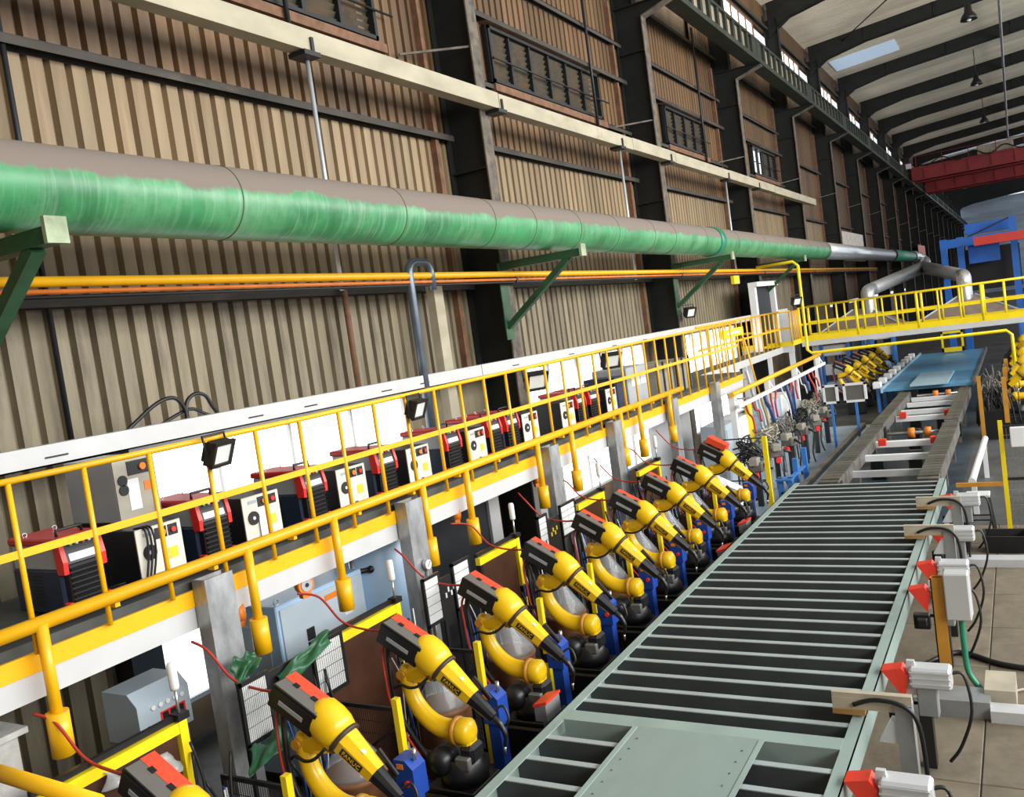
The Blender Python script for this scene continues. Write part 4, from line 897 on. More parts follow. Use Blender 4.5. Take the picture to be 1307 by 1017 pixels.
# ================================================================ welding robots
mat('robot_yellow', (0.90, 0.56, 0.006), 0.32, 0, 0.05, 2.0, c2=(0.62, 0.28, 0.01), thr=(0.68, 0.95), coat=0.2)
mat('robot_black', (0.010, 0.010, 0.011), 0.38, 0, 0.2, 4)
mat('robot_ring', (0.05, 0.03, 0.02), 0.5)
mat('ochre', (0.55, 0.25, 0.02), 0.4, 0, 0.15, 5)
mat('taupe', (0.14, 0.13, 0.115), 0.45, 0, 0.08, 4)
mat('feeder_red', (0.78, 0.075, 0.03), 0.4, 0, 0.06, 3)
mat('drum_brown', (0.27, 0.115, 0.045), 0.65, 0, 0.15, 4, c2=(0.15, 0.06, 0.025))
mat('clear_cone', (0.55, 0.58, 0.60), 0.1, 0, 0.05, 3, alpha=0.32)
mat('blue_box', (0.015, 0.06, 0.33), 0.35, 0, 0.1, 3)
mat('screen_white', (0.62, 0.63, 0.62), 0.5, 0, 0.05, 5)
mat('curtain', (0.06, 0.022, 0.010), 0.35, 0, 0.4, 3)
mat('blue_paint', (0.05, 0.20, 0.55), 0.4, 0, 0.1, 3)
def taper(b, p0, p1, w0, h0, w1, h1, side=(0, 1, 0), ch=0.25):
    """octagonal tapered limb between p0 and p1; w along side, h across"""
    p0 = Vector(p0); p1 = Vector(p1); d = (p1-p0).normalized(); s = Vector(side); u = s.cross(d).normalized(); vs = []
    for p, w, h in ((p0, w0, h0), (p1, w1, h1)):
        for (a, c) in ((-1, -1+2*ch), (-1+2*ch, -1), (1-2*ch, -1), (1, -1+2*ch), (1, 1-2*ch), (1-2*ch, 1), (-1+2*ch, 1), (-1, 1-2*ch)):
            vs.append(p+s*(a*w/2)+u*(c*h/2))
    b.add(vs, [tuple(range(8))[::-1], tuple(range(8, 16))]+[(i, (i+1) % 8, 8+(i+1) % 8, 8+i) for i in range(8)])
    return b
LET = text_mesh('FANUC', 0.052, 0.001); LET.materials.append(MATS['robot_yellow'])
def make_robot(red_top=False):
    t = thing('welding_robot', '', 'robot')
    # pedestal and turret
    MB().bbox((-0.30, -0.25, 0.0), (0.24, 0.25, 0.36), 0.02).build('pedestal', 'robot_black', t)
    b = MB(); b.bbox((-0.28, -0.22, 0.36), (0.20, 0.22, 0.41), 0.01); b.lathe([(0.21, 0.41), (0.21, 0.50), (0.17, 0.56), (0.15, 0.62)], (-0.02, 0, 0)); b.build('base', 'robot_black', t)
    b = MB(); b.bbox((0.02, -0.10, 0.58), (0.16, 0.10, 0.74), 0.03); b.lathe([(0.02, -0.12), (0.105, -0.10), (0.12, 0.0), (0.12, 0.10)], (-0.16, -0.10, 0.60), (0, 1, 0)); b.build('turret', 'robot_black', t)
    MB().bbox((0.0, -0.15, 0.55), (0.14, -0.09, 0.66), 0.01).build('bracket', 'dull_steel', t)
    MB().lathe([(0.06, -0.02), (0.105, 0.0), (0.115, 0.03), (0.115, 0.10), (0.08, 0.13), (0.03, 0.14)], (-0.01, 0, 0.83), (1, 0, 0)).bbox((0.03, -0.075, 0.70), (0.12, 0.075, 0.84), 0.03).build('shoulder', 'robot_yellow', t)
    MB().lathe([(0.095, 0.0), (0.122, 0.005), (0.122, 0.035), (0.1, 0.045)], (-0.05, 0, 0.83), (1, 0, 0)).build('shoulder_ring', 'ochre', t)
    # curved lower arm
    path = smooth([(-0.49, 0, 1.33), (-0.485, 0, 1.22), (-0.44, 0, 1.06), (-0.345, 0, 0.93), (-0.21, 0, 0.85), (-0.04, 0, 0.83)], 6)
    n = len(path); MB().tube(path, [0.062+0.028*(i/(n-1)) for i in range(n)], 18).ball((-0.49, 0, 1.33), 0.064, 14).build('lower_arm', 'robot_yellow', t)
    MB().cyl((-0.50, -0.085, 1.315), (-0.50, -0.04, 1.315), 0.042, 16).build('elbow_cap', 'ochre', t)
    # elbow housing
    D = Vector((0.74, 0, -0.67)); c = Vector((-0.21, 0.02, 1.47))
    h = MB(); h.lathe([(0.03, -0.18), (0.09, -0.17), (0.14, -0.11), (0.153, -0.02), (0.15, 0.06), (0.125, 0.15)], c, D, 24)
    h.build('elbow_housing', 'robot_yellow', t)
    h2 = MB(); taper(h2, (-0.50, 0.02, 1.28), (-0.24, 0.02, 1.36), 0.14, 0.14, 0.20, 0.20); h2.build('elbow_neck', 'robot_yellow', t)
    MB().lathe([(0.128, 0.135), (0.137, 0.14), (0.137, 0.165), (0.12, 0.17)], c, D, 24).build('wrist_ring', 'robot_ring', t)
    # forearm
    a0_ = c+D*0.16; a1_ = c+D*0.50
    fa = MB(); taper(fa, a0_, a1_, 0.21, 0.20, 0.14, 0.15); fa = fa.build('forearm', 'robot_yellow', t)
    # recessed name plate on the near side
    nrm = Vector((0, -1, 0)); mid = c+D*0.32+Vector((0, -0.0925, 0))
    ang = math.atan2(D.z, D.x)
    RM_ = Matrix.Rotation(-ang, 3, 'Y')
    e1 = (D+Vector((0, 0.103, 0))).normalized(); nn_ = (Vector((0, -1, 0))+D*0.103).normalized(); up_ = nn_.cross(e1)
    MP = Matrix((e1, up_, nn_)).transposed(); mid = c+D*0.315+Vector((0, -0.105+0.103*0.155, 0))
    MB().box(mid, (0.20, 0.056, 0.012), MP).build('name_plate', 'robot_black', fa)
    lt = inst(LET, 'lettering', fa, mid+nn_*0.008, MP.to_euler())
    MB().box(c+D*0.34+Vector((0.67, 0, 0.74))*0.088+Vector((0, -0.03, 0)), (0.035, 0.035, 0.004), RM_).build('sticker', 'm_label', fa)
    # black wrist and torch
    w = MB(); taper(w, a1_, c+D*0.74, 0.125, 0.13, 0.075, 0.09); taper(w, c+D*0.40+Vector((0.06, 0.07, 0.07)), c+D*0.62+Vector((0.05, 0.06, 0.05)), 0.04, 0.05, 0.03, 0.04); w.build('wrist', 'robot_black', t)
    tip = c+D*0.74
    tr_ = MB().tube(smooth([tip, tip+Vector((0.06, 0, -0.05)), tip+Vector((0.10, 0.0, -0.14)), tip+Vector((0.08, 0.0, -0.24))], 4), [0.03]*5+[0.024]*4+[0.016]*4, 10).build('torch', 'robot_black', t)
    MB().cyl(tip+Vector((0.08, 0, -0.24)), tip+Vector((0.075, 0, -0.31)), 0.011, 8).build('nozzle', 'steel', tr_)
    # wire feeder on top
    L_ = Vector((0.87, 0, -0.49)); U_ = Vector((0.49, 0, 0.87)); RF = Matrix.Rotation(math.atan2(0.49, 0.87), 3, 'Y'); fc = Vector((-0.43, 0.0, 1.63))
    f = MB(); f.box(fc+U_*-0.03, (0.44, 0.23, 0.19), RF); f.box(fc+U_*-0.03+Vector((0, -0.115, 0)), (0.40, 0.02, 0.16), RF); f = f.build('wire_feeder', 'robot_black', t)
    MB().box(fc+U_*0.065+Vector((0, -0.055, 0)), (0.41, 0.11, 0.025), RF).build('grey_lid', 'taupe', f)
    rd = MB(); rd.box(fc+U_*0.062+Vector((0, 0.055, 0)), (0.42, 0.11, 0.036), RF); rd.box(fc+L_*0.20+U_*0.0+Vector((0, 0.055, 0)), (0.03, 0.11, 0.12), RF); rd.build('red_lid', 'feeder_red', f)
    for s in (-0.09, 0.09): MB().box(fc+L_*s+U_*0.078+Vector((0, 0.0, 0)), (0.05, 0.035, 0.014), RF).build('latch', 'robot_black', f)
    MB().box(fc+U_*-0.03+Vector((0, -0.127, 0)), (0.24, 0.006, 0.035), RF).build('label', 'm_grey', f)
    if red_top: MB().box(fc+U_*0.16+Vector((0.02, 0.03, 0)), (0.36, 0.22, 0.10), RF).build('red_cover', 'feeder_red', f)
    MB().box(fc+L_*0.20+U_*-0.10, (0.12, 0.12, 0.10), RF).build('feeder_mount', 'robot_black', t)
    # cables
    MB().tube(smooth([(-0.60, 0.0, 1.60), (-0.66, 0.0, 1.50), (-0.63, -0.05, 1.30), (-0.60, -0.07, 1.05), (-0.48, -0.10, 0.84), (-0.30, -0.14, 0.66), (-0.15, -0.16, 0.5)], 6), 0.022, 8).build('cable_bundle', 'cable_black', t)
    MB().tube(smooth([(-0.60, 0.03, 1.62), (-0.70, -0.02, 1.52), (-0.66, -0.09, 1.30), (-0.62, -0.11, 1.05), (-0.50, -0.13, 0.82), (-0.32, -0.17, 0.62)], 6), 0.012, 8).build('red_hose', 'cable_red', t)
    MB().tube(smooth([(-0.57, -0.08, 1.20), (-0.50, -0.09, 1.235), (-0.36, -0.14, 1.24), (-0.24, -0.16, 1.28), (-0.14, -0.14, 1.36)], 5), 0.013, 8).build('arm_hose', 'cable_black', t)
    MB().tube(smooth([tuple(tip+Vector((-0.02, 0.05, 0.03))), tuple(tip+Vector((0.05, 0.10, 0.06))), tuple(tip+Vector((0.10, 0.08, -0.05))), tuple(tip+Vector((0.03, 0.05, -0.12)))], 5), 0.012, 8).build('torch_cable', 'cable_black', t)
    return t
RX = -4.42
RY = [3.32, 4.6, 5.9, 7.2, 8.5, 9.82, 11.0, 12.2, 13.5]
r0 = make_robot(); r1 = make_robot(True)
ROB = []
for i, y in enumerate(RY):
    o = r0 if i == 0 else copy_tree(r0)
    o.location = (RX, y, 0); o['_o'] = tuple(o.location); o['group'] = 'yellow welding robots along the green frame'
    o['label'] = 'yellow welding robot with black feeder, %s in the row counting from the red-covered one' % ORD[len(RY)-i]
    ROB.append(o)
r1.location = (RX, 14.9, 0); r1['_o'] = tuple(r1.location); r1['label'] = 'yellow welding robot whose wire feeder carries a big red cover'; r1['group'] = 'yellow welding robots along the green frame'
RYA = RY+[14.9]
# per robot: wire drum with clear cone, mesh divider with yellow post, torch station, red supply hose
def make_drum():
    t = thing('wire_drum', '', 'drum')
    d = MB().lathe([(0.26, 0.0), (0.26, 0.70), (0.27, 0.71), (0.27, 0.74), (0.25, 0.75)], n=24).build('barrel', 'drum_brown', t)
    for z in (0.06, 0.36): MB().lathe([(0.262, z), (0.266, z+0.01), (0.266, z+0.03), (0.262, z+0.04)], n=24).build('hoop', 'dull_steel', d)
    MB().lathe([(0.26, 0.75), (0.255, 0.78), (0.05, 1.08), (0.035, 1.12)], n=24).build('cone', 'clear_cone', t)
    MB().lathe([(0.03, 1.10), (0.03, 1.16), (0.012, 1.19)], n=12).build('outlet', 'm_label', t)
    return t
def make_station():
    t = thing('torch_station', '', 'torch cleaner')
    MB().b2((-0.06, -0.06, 0), (0.06, 0.06, 0.62)).build('stand', 'blue_box', t)
    MB().prism([(-0.09, 0.62), (0.09, 0.62), (0.09, 0.86), (0.02, 0.93), (-0.09, 0.93)], -0.085, 0.085, 'XZ').build('housing', 'blue_box', t)
    MB().b2((-0.06, -0.092, 0.86), (0.0, -0.085, 0.90)).build('sticker', 'orange', t)
    MB().cyl((0.06, 0, 0.91), (0.06, 0, 1.0), 0.018, 8).build('reamer', 'steel', t)
    MB().cyl((0.03, -0.085, 0.75), (0.03, -0.105, 0.75), 0.025, 12).build('button', 'm_red_bright', t)
    MB().b2((-0.14, -0.14, 0), (0.14, 0.14, 0.015)).build('base_plate', 'blue_box', t)
    return t
def make_divider():
    t = thing('mesh_divider', '', 'fence')
    f = MB(); f.b2((-0.66, -0.012, 1.10), (0, 0.012, 1.135)).b2((-0.66, -0.012, 0.10), (0, 0.012, 0.135)).b2((-0.66, -0.012, 0.10), (-0.635, 0.012, 1.135)).b2((-0.03, -0.012, 0.10), (0, 0.012, 1.135)).bar((-0.64, 0, 0.55), (-0.02, 0, 0.95), 0.02).build('panel_frame', 'robot_black', t)
    m = MB()
    for x in np.arange(-0.62, -0.03, 0.024): m.b2((x, -0.002, 0.12), (x+0.004, 0.002, 1.11))
    for z in np.arange(0.22, 1.1, 0.11): m.b2((-0.65, -0.002, z), (-0.01, 0.002, z+0.004))
    tag(m.build('mesh', 'robot_black', t), kind='stuff')
    MB().b2((0.0, -0.03, 0), (0.055, 0.03, 1.22)).build('post', 'yellow_lemon', t)
    MB().b2((0.0, -0.031, 0.5), (0.056, 0.031, 0.6)).build('clamp_band', 'robot_black', t)
    return t
d0 = make_drum(); s0 = make_station(); v0 = make_divider()
for i, y in enumerate(RYA):
    who = 'the red-covered robot' if i == len(RYA)-1 else 'the %s robot from the red-covered one' % ORD[len(RYA)-1-i]
    for proto, nm, dx, dy, grp in ((d0, 'brown wire drum with a clear plastic cone behind %s', -0.62, 0.62, 'wire drums'), (s0, 'blue torch cleaning station beside %s', -0.05, 0.64, 'torch stations'), (v0, 'black mesh divider with a yellow post next to %s', -0.42, -0.31, 'mesh dividers')):
        o = proto if i == 0 else copy_tree(proto)
        o.location = (RX+dx, y+dy, 0); o['_o'] = tuple(o.location); o['label'] = nm % who; o['group'] = grp
    MB().tube(smooth([(-5.9, y-0.1+0.25*math.sin(3*i), 2.05), (-5.75, y-0.05, 1.98), (-5.55, y-0.02, 1.75), (-5.3, y, 1.68), (RX-0.62, y, 1.68)], 6), 0.011, 6).top('supply_hose', 'cable_red', 'thin red hose drooping from the platform to %s' % who, 'hose', 'red supply hoses')
# red wedge stops between robots and frame
for i, (px, py) in enumerate([(703, 897), (1, 1), (928, 770 if False else 702), (954, 668)]):
    if px < 10: continue
    p = on(px, py, 'Z', 0.70)
    t = thing('red_stop', ['red-topped grey wedge stop at the frame rail beside the third and fourth robots', '', 'red-topped grey wedge stop farther along the left frame rail', 'red-topped grey wedge stop close to the red-covered robot'][i], 'stop', (p.x, p.y, 0), group='red wedge stops on the left rail')
    MB().prism([(-0.10, 0.58), (0.02, 0.58), (0.02, 0.74), (-0.10, 0.70)], -0.14, 0.14, 'XZ').build('block', 'clamp_grey', t)
    MB().prism([(-0.12, 0.70), (0.025, 0.74), (0.025, 0.765), (-0.12, 0.725)], -0.13, 0.16, 'XZ').build('pad', 'clamp_red', t)
    MB().b2((-0.08, -0.05, 0), (0.0, 0.05, 0.58)).build('stand', 'clamp_grey', t)
for i, (px, py) in enumerate([(795, 815), (829, 790), (975, 660)]):
    p = on(px, py, 'Z', 0.45); p.x = -3.93
    MB().box((p.x, p.y, 0.225), (0.22, 0.34, 0.45), Matrix.Rotation(0.25*i, 3, 'Z')).top('carton', 'drum_brown', ['brown carton standing between robots and frame, nearest the wedge stop', 'brown carton standing beside the frame rail past the first carton', 'brown carton at the far end of the left frame rail'][i], 'box')
# tangles of thin cables around each robot base
rg = random.Random(11)
for i, y in enumerate(RYA):
    who = 'the red-covered robot' if i == len(RYA)-1 else 'the %s robot from the red-covered one' % ORD[len(RYA)-1-i]
    for m, nn, rr, word in (('cable_black', 9, 0.012, 'black'), ('cable_white', 4, 0.007, 'white'), ('cable_blue', 4, 0.008, 'blue')):
        b = MB()
        for q in range(nn):
            x0 = -5.45+rg.uniform(0, 0.15); y0 = y+rg.uniform(0.30, 0.95); z0 = rg.uniform(0.9, 1.6)
            x1 = RX-0.4+rg.uniform(-0.25, 0.15); y1 = y+rg.uniform(0.27, 0.40)
            b.tube(smooth([(x0, y0, z0), (x0+0.06, y0+rg.uniform(-.1, .1), z0-0.4), (x0+0.1, y0+rg.uniform(-.15, .1), 0.3), ((x0+x1)/2, y1+rg.uniform(0.0, .15), 0.05), (x1, y1, 0.03)], 4), rr, 6)
        b.top('cable_tangle', m, '%s cables running down to the floor beside %s' % (word, who), 'cables', '%s cable tangles' % word, 'stuff')
# ================================================================ fence line behind the robots
FX = -5.50
SEG = [(2.9, 4.02), (5.42, 6.60), (8.12, 9.0), (10.72, 11.56), (13.0, 13.9)]
for i, (a, c) in enumerate(SEG):
    lb = ['by the operator box', 'in front of the blue tank', 'in front of the dark recess', 'before the blue barrel strip', 'near the far stairs'][i]
    t = thing('fence_bay', 'yellow-topped fence bay with a dark weld curtain %s' % lb, 'fence', (FX, (a+c)/2, 0), group='fence bays behind the robots')
    MB().b2((FX-0.03, a, 1.60), (FX+0.03, c, 1.68)).build('top_rail', 'yellow_lemon', t, True)
    MB().b2((FX-0.04, a, 1.69), (FX+0.0, c, 1.73)).build('cable_channel', 'robot_black', t, True)
    MB().b2((FX-0.01, a+0.02, 0.12), (FX, c-0.05, 1.58)).build('weld_curtain', 'curtain', t, True)
    MB().b2((FX-0.03, c-0.04, 0), (FX+0.035, c+0.03, 1.69)).build('post', 'yellow_lemon', t, True)
    MB().b2((FX-0.031, c-0.041, 0.95), (FX+0.036, c+0.031, 1.1)).build('black_band', 'robot_black', t, True)
    MB().b2((FX-0.03, a, 0), (FX+0.03, a+0.05, 1.60)).build('post', 'robot_black', t, True)
    b = thing('signal_beacon', 'white signal beacon on a mast over the fence bay %s' % lb, 'beacon', (FX, c, 1.69), group='signal beacons')
    MB().cyl((0, 0, 0), (0, 0, 0.24), 0.011, 8).build('mast', 'steel', b)
    MB().lathe([(0.03, 0.22), (0.034, 0.24), (0.034, 0.40), (0.026, 0.42), (0.005, 0.425)], n=14).build('lamp', 'm_label', b)
    MB().b2((-0.05, -0.05, 0), (0.05, 0.05, 0.05)).build('mount', 'robot_black', b)
def screen(y0, y1, z0, z1, nv, nh, lab):
    t = thing('grid_screen', lab, 'screen', (-5.40, (y0+y1)/2, 0), group='white grid screens')
    f = MB()
    for (a, c, d, e) in ((y0-0.03, y1+0.03, z1, z1+0.03), (y0-0.03, y1+0.03, z0-0.03, z0), (y0-0.03, y0, 0, z1+0.03), (y1, y1+0.03, z0, z1)): f.b2((-5.42, a, d), (-5.39, c, e))
    f.build('screen_frame', 'robot_black', t, True)
    for i in range(nv):
        for j in range(nh):
            a = y0+(y1-y0)*i/nv; c = y0+(y1-y0)*(i+1)/nv; d = z0+(z1-z0)*j/nh; e = z0+(z1-z0)*(j+1)/nh
            MB().b2((-5.41, a+0.0035, d+0.004), (-5.398, c-0.0035, e-0.004)).build('slat', 'screen_white', t, True)
screen(4.52, 4.77, 1.27, 1.72, 13, 4, 'white grid screen of narrow slats beside the scratched galvanised column')
screen(5.33, 5.66, 1.29, 1.72, 13, 4, 'white grid screen of narrow slats under the rolled green tarp')
screen(6.96, 7.20, 1.33, 1.78, 1, 5, 'white panel screen of wide boards next to the gauge column')
screen(7.49, 7.78, 1.33, 1.78, 1, 5, 'white panel screen of wide boards under the black hose')
screen(9.43, 9.63, 1.42, 1.80, 1, 5, 'white panel screen of wide boards by the third galvanised column')
screen(10.05, 10.45, 1.42, 1.80, 2, 5, 'white panel screen of wide boards past the black switch panel')
for i, (y0, y1) in enumerate(((4.77, 5.33), (7.2, 7.49), (9.63, 10.05))):
    t = thing('switch_panel', ['black panel with white switches between the narrow slat screens', 'black panel between the wide board screens by the gauge', 'black switch panel with brass contacts past the third galvanised column'][i], 'panel', (-5.42, (y0+y1)/2, 0))
    MB().b2((-5.43, y0+0.04, 1.2), (-5.41, y1-0.04, 1.72)).b2((-5.43, y0+0.04, 0), (-5.41, y0+0.09, 1.2)).build('board', 'robot_black', t, True)
    for q in range(4): MB().b2((-5.41, y0+0.1+0.05*q, 1.5+0.05*(q % 2)), (-5.40, y0+0.125+0.05*q, 1.55+0.05*(q % 2))).build('switch', 'm_label' if i != 2 else 'sticker', t, True)
# gauge
t = thing('pressure_gauge', 'round white pressure gauge on a pipe behind the second galvanised column', 'gauge', on(543, 720, 'X', -5.75))
MB().cyl((0, 0, 0), (0.04, 0, 0), 0.06, 18).build('rim', 'steel', t); MB().cyl((0.04, 0, 0), (0.044, 0, 0), 0.052, 18).build('dial', 'm_white', t); MB().bar((0.046, -0.02, -0.02), (0.046, 0.03, 0.03), 0.008, 0.004).build('needle', 'm_black', t); MB().cyl((0.01, 0, -0.06), (0.01, 0, -t.location.z+0.0), 0.015, 8).build('pipe', 'steel', t)
# ================================================================ far bridge, side platform, portal pipe
mat('hood', (0.22, 0.17, 0.14), 0.5, 0.1, 0.2, 3)
mat('blue_steel', (0.02, 0.13, 0.50), 0.4, 0, 0.15, 2)
mat('red_steel', (0.55, 0.04, 0.025), 0.45, 0, 0.15, 1)
mat('crane_red', (0.33, 0.025, 0.03), 0.5, 0, 0.2, 0.8)
mat('blue_panel', (0.13, 0.36, 0.58), 0.35, 0.1, 0.25, 1.0, stretch=(0.3, 2.5, 1), c2=(0.05, 0.13, 0.22), thr=(0.5, 0.8))
mat('pale_panel', (0.40, 0.58, 0.68), 0.35, 0.1, 0.08, 1.0)
mat('chain', (0.15, 0.145, 0.13), 0.5, 0.4, 0.2, 4, c2=(0.07, 0.06, 0.045), rnd=0.25)
mat('poster', (0.50, 0.42, 0.36), 0.5, 0, 0.4, 6.0, c2=(0.70, 0.62, 0.5), thr=(0.45, 0.6))
mat('poster_red', (0.60, 0.12, 0.07), 0.5, 0, 0.3, 6.0)
mat('navy', (0.02, 0.05, 0.16), 0.45, 0, 0.2, 3)
BY = 31.4
br = thing('foot_bridge', 'yellow-railed foot bridge crossing over the production line', 'bridge', (-2.2, BY+0.8, 2.3))
MB().b2((-6.6, BY+0.05, 2.5), (3.2, BY+1.6, 2.56)).build('deck', 'deck', br, True)
MB().b2((-6.6, BY, 2.53), (3.2, BY+0.05, 2.72)).b2((-6.6, BY+1.6, 2.53), (3.2, BY+1.65, 2.72)).build('kick_plate', 'yellow_lemon', br, True)
MB().b2((-6.6, BY, 2.36), (3.2, BY+0.12, 2.53)).b2((-6.6, BY+1.53, 2.36), (3.2, BY+1.65, 2.53)).build('edge_beam', 'white_paint', br, True)
for k, yy in enumerate((BY+0.03, BY+1.62)):
    MB().cyl((-6.6, yy, 3.70), (3.2, yy, 3.72), 0.03, 8).build('top_rail', 'yellow_lemon', br, True)
    MB().bar((-6.6, yy, 3.12), (3.2, yy, 3.14), 0.02, 0.08).build('mid_rail', 'yellow_lemon', br, True)
    for i, x in enumerate(np.arange(-6.6, 3.2, 0.62)): MB().cyl((x, yy, 2.56), (x, yy, 3.71), 0.03 if i % 3 else 0.045, 8).build('post', 'yellow_lemon', br, True)
for x in (-6.3, 2.6): MB().b2((x-0.1, BY+0.6, 0), (x+0.1, BY+0.8, 2.5)).build('pier', 'white_paint', br, True)
sp_ = thing('side_platform', 'short yellow-railed side platform joining the wall walkway to the bridge', 'platform', (-7.6, 31, 2.3))
MB().b2((-8.35, 30.2, 2.5), (-6.62, 34.0, 2.56)).build('deck', 'deck', sp_, True)
MB().b2((-8.35, 30.17, 2.50), (-6.62, 30.2, 2.66)).b2((-6.62, 30.17, 2.50), (-6.6, 31.4, 2.66)).build('kick_plate', 'yellow_lemon', sp_, True)
MB().b2((-8.35, 30.18, 2.30), (-6.62, 30.3, 2.50)).build('edge_beam', 'white_paint', sp_, True)
MB().cyl((-8.35, 30.19, 3.62), (-6.62, 30.19, 3.66), 0.028, 8).build('top_rail', 'yellow', sp_, True)
MB().bar((-8.35, 30.19, 3.08), (-6.62, 30.19, 3.10), 0.02, 0.07).build('mid_rail', 'yellow', sp_, True)
for x in (-8.35, -7.75, -7.1, -6.65): MB().cyl((x, 30.19, 2.56), (x, 30.19, 3.64), 0.028, 8).build('post', 'yellow', sp_, True)
for yy in np.arange(30.5, 31.4, 0.22): MB().cyl((-6.62, yy, 2.56), (-6.62, yy, 3.66), 0.022, 6).build('post', 'yellow', sp_, True)
for (x, y) in ((-8.2, 30.4), (-6.75, 30.4)): MB().b2((x-0.08, y-0.08, 0), (x+0.08, y+0.08, 2.5)).build('leg', 'white_paint', sp_, True)
# walkway link between mezzanine end and side platform
wk = thing('wall_walkway', 'narrow walkway along the wall between the platforms', 'walkway', (-7.3, 25.7, 2.3))
MB().b2((-7.65, 21.25, 2.42), (-7.0, 30.15, 2.50)).build('deck', 'deck', wk, True)
MB().b2((-7.0, 21.25, 2.30), (-6.97, 30.15, 2.50)).build('edge_beam', 'white_paint', wk, True)
for yy in np.arange(21.6, 30.1, 0.55): MB().cyl((-6.98, yy, 2.5), (-6.98, yy, 3.68), 0.022, 6).build('post', 'yellow', wk, True)
MB().cyl((-6.98, 21.3, 3.68), (-6.98, 30.1, 3.68), 0.025, 8).build('top_rail', 'yellow', wk, True)
MB().bar((-6.98, 21.3, 3.1), (-6.98, 30.1, 3.1), 0.02, 0.06).build('mid_rail', 'yellow', wk, True)
for yy in (22.5, 25.5, 28.5): MB().b2((-7.1, yy-0.06, 0), (-6.98, yy+0.06, 2.3)).build('leg', 'white_paint', wk, True)
# ladder stairs
ld = thing('steel_ladder', 'steep white ladder stairs at the end of the raised welding platform', 'ladder', (-6.2, 22.2, 0))
for x in (-6.5, -5.9): MB().bar((x, 22.9, 0), (x, 21.45, 2.5), 0.05, 0.12).build('stringer', 'white_paint', ld, True)
for q in range(9): MB().b2((-6.48, 22.68-0.145*q, 0.25+0.25*q), (-5.92, 22.84-0.145*q, 0.28+0.25*q)).build('tread', 'white_paint', ld, True)
MB().tube([(-5.88, 22.9, 0.9), (-5.88, 21.5, 3.3)], 0.022, 8).build('handrail', 'yellow', ld, True)
MB().bbox((-5.86, 20.75, 0.5), (-5.78, 21.15, 1.75), 0.04).b2((-5.84, 20.8, 0), (-5.80, 20.86, 0.5)).top('guard_sheet', 'yellow_lemon', 'yellow sheet metal guard at the foot of the white ladder stairs', 'guard')
b = MB(); b.b2((-6.0, 20.05, 3.36), (-5.97, 21.9, 3.56)); t = b.top('notice_board', 'yellow_lemon', 'yellow notice board with white lettering bar on the far railing', 'sign')
MB().b2((-5.97, 20.5, 3.43), (-5.965, 21.6, 3.49)).build('lettering_bar', 'm_white', t, True)
# portal gas pipe
q = [(-7.5, 30.0, 5.25), (-6.3, 30.0, 5.25), (-6.15, 30.0, 5.1), (-6.15, 30.0, 2.32), (-6.02, 30.0, 2.2), (-0.42, 30.0, 2.25), (-0.29, 30.0, 2.12), (-0.27, 30.0, 0.75)]
t = thing('portal_pipe', 'yellow pipe dropping from the wall and crossing in front of the foot bridge', 'pipe', (-3, 30, 0))
MB().tube(q, 0.05, 10).build('tube', 'yellow_lemon', t, True)
MB().cyl((-0.27, 30.0, 0.0), (-0.27, 30.0, 1.2), 0.09, 12).build('sleeve', 'm_white', t, True)
# poles, second tube with hanging hoses
t = thing('hose_gantry', 'yellow tube gantry with white channel over the manual welding stations', 'gantry', (-5.4, 23, 0))
MB().cyl((-5.4, 18.3, 2.24), (-5.4, 28.0, 2.26), 0.055, 12).build('tube', 'yellow', t, True)
MB().b2((-5.32, 18.3, 1.94), (-5.26, 28.0, 2.02)).build('channel', 'm_white', t, True)
for yy in (18.45, 21.5, 24.6, 27.8):
    MB().b2((-5.5, yy-0.06, 0), (-5.38, yy+0.06, 2.2)).build('post', 'm_white', t, True)
    MB().bar((-5.4, yy, 2.2), (-5.29, yy, 1.98), 0.03).build('strut', 'm_white', t, True)
rg2 = random.Random(5)
for i, yy in enumerate(np.arange(18.9, 27.6, 0.55)):
    m = ('cable_red', 'cable_red', 'cable_white', 'navy')[i % 4]; zl = rg2.uniform(0.95, 1.5); dx = rg2.uniform(-0.05, 0.12); dy = rg2.uniform(-0.15, 0.15)
    MB().tube(smooth([(-5.29, yy, 1.94), (-5.29+dx*0.4, yy+dy*0.3, 1.75), (-5.27+dx, yy+dy, (1.94+zl)/2), (-5.25+dx*1.2, yy+dy*0.5, zl)], 4), {'cable_red': 0.026, 'cable_white': 0.016, 'navy': 0.05}[m], 7).top('hanging_hose', m, {'cable_red': 'red hose hanging from the white channel over the manual stations', 'cable_white': 'white hose hanging from the white channel over the manual stations', 'navy': 'navy cloth sleeve hanging from the white channel over the manual stations'}[m], 'hose', {'cable_red': 'red hanging hoses', 'cable_white': 'white hanging hoses', 'navy': 'navy hanging sleeves'}[m])
for i, yy in enumerate((17.9, 19.6, 21.2, 22.7, 24.2, 25.7)):
    b = MB()
    for q in range(26):
        p = [(-5.12+rg2.uniform(-.22, .28), yy+rg2.uniform(-.45, .45), 1.0+rg2.uniform(-.22, .35)) for _ in range(4)]
        p.append((p[-1][0], p[-1][1], 0.02 if q % 5 == 0 else p[-1][2]))
        b.tube(smooth(p, 4), rg2.choice((0.008, 0.012, 0.018)), 5)
    b.top('cable_tangle', ('cable_black', 'tan_steel', 'dull_steel')[i % 3], 'tangle of torch cables, %s along the hose gantry from the red-covered robot' % ORD[i], 'cables', 'torch cable tangles', 'stuff')
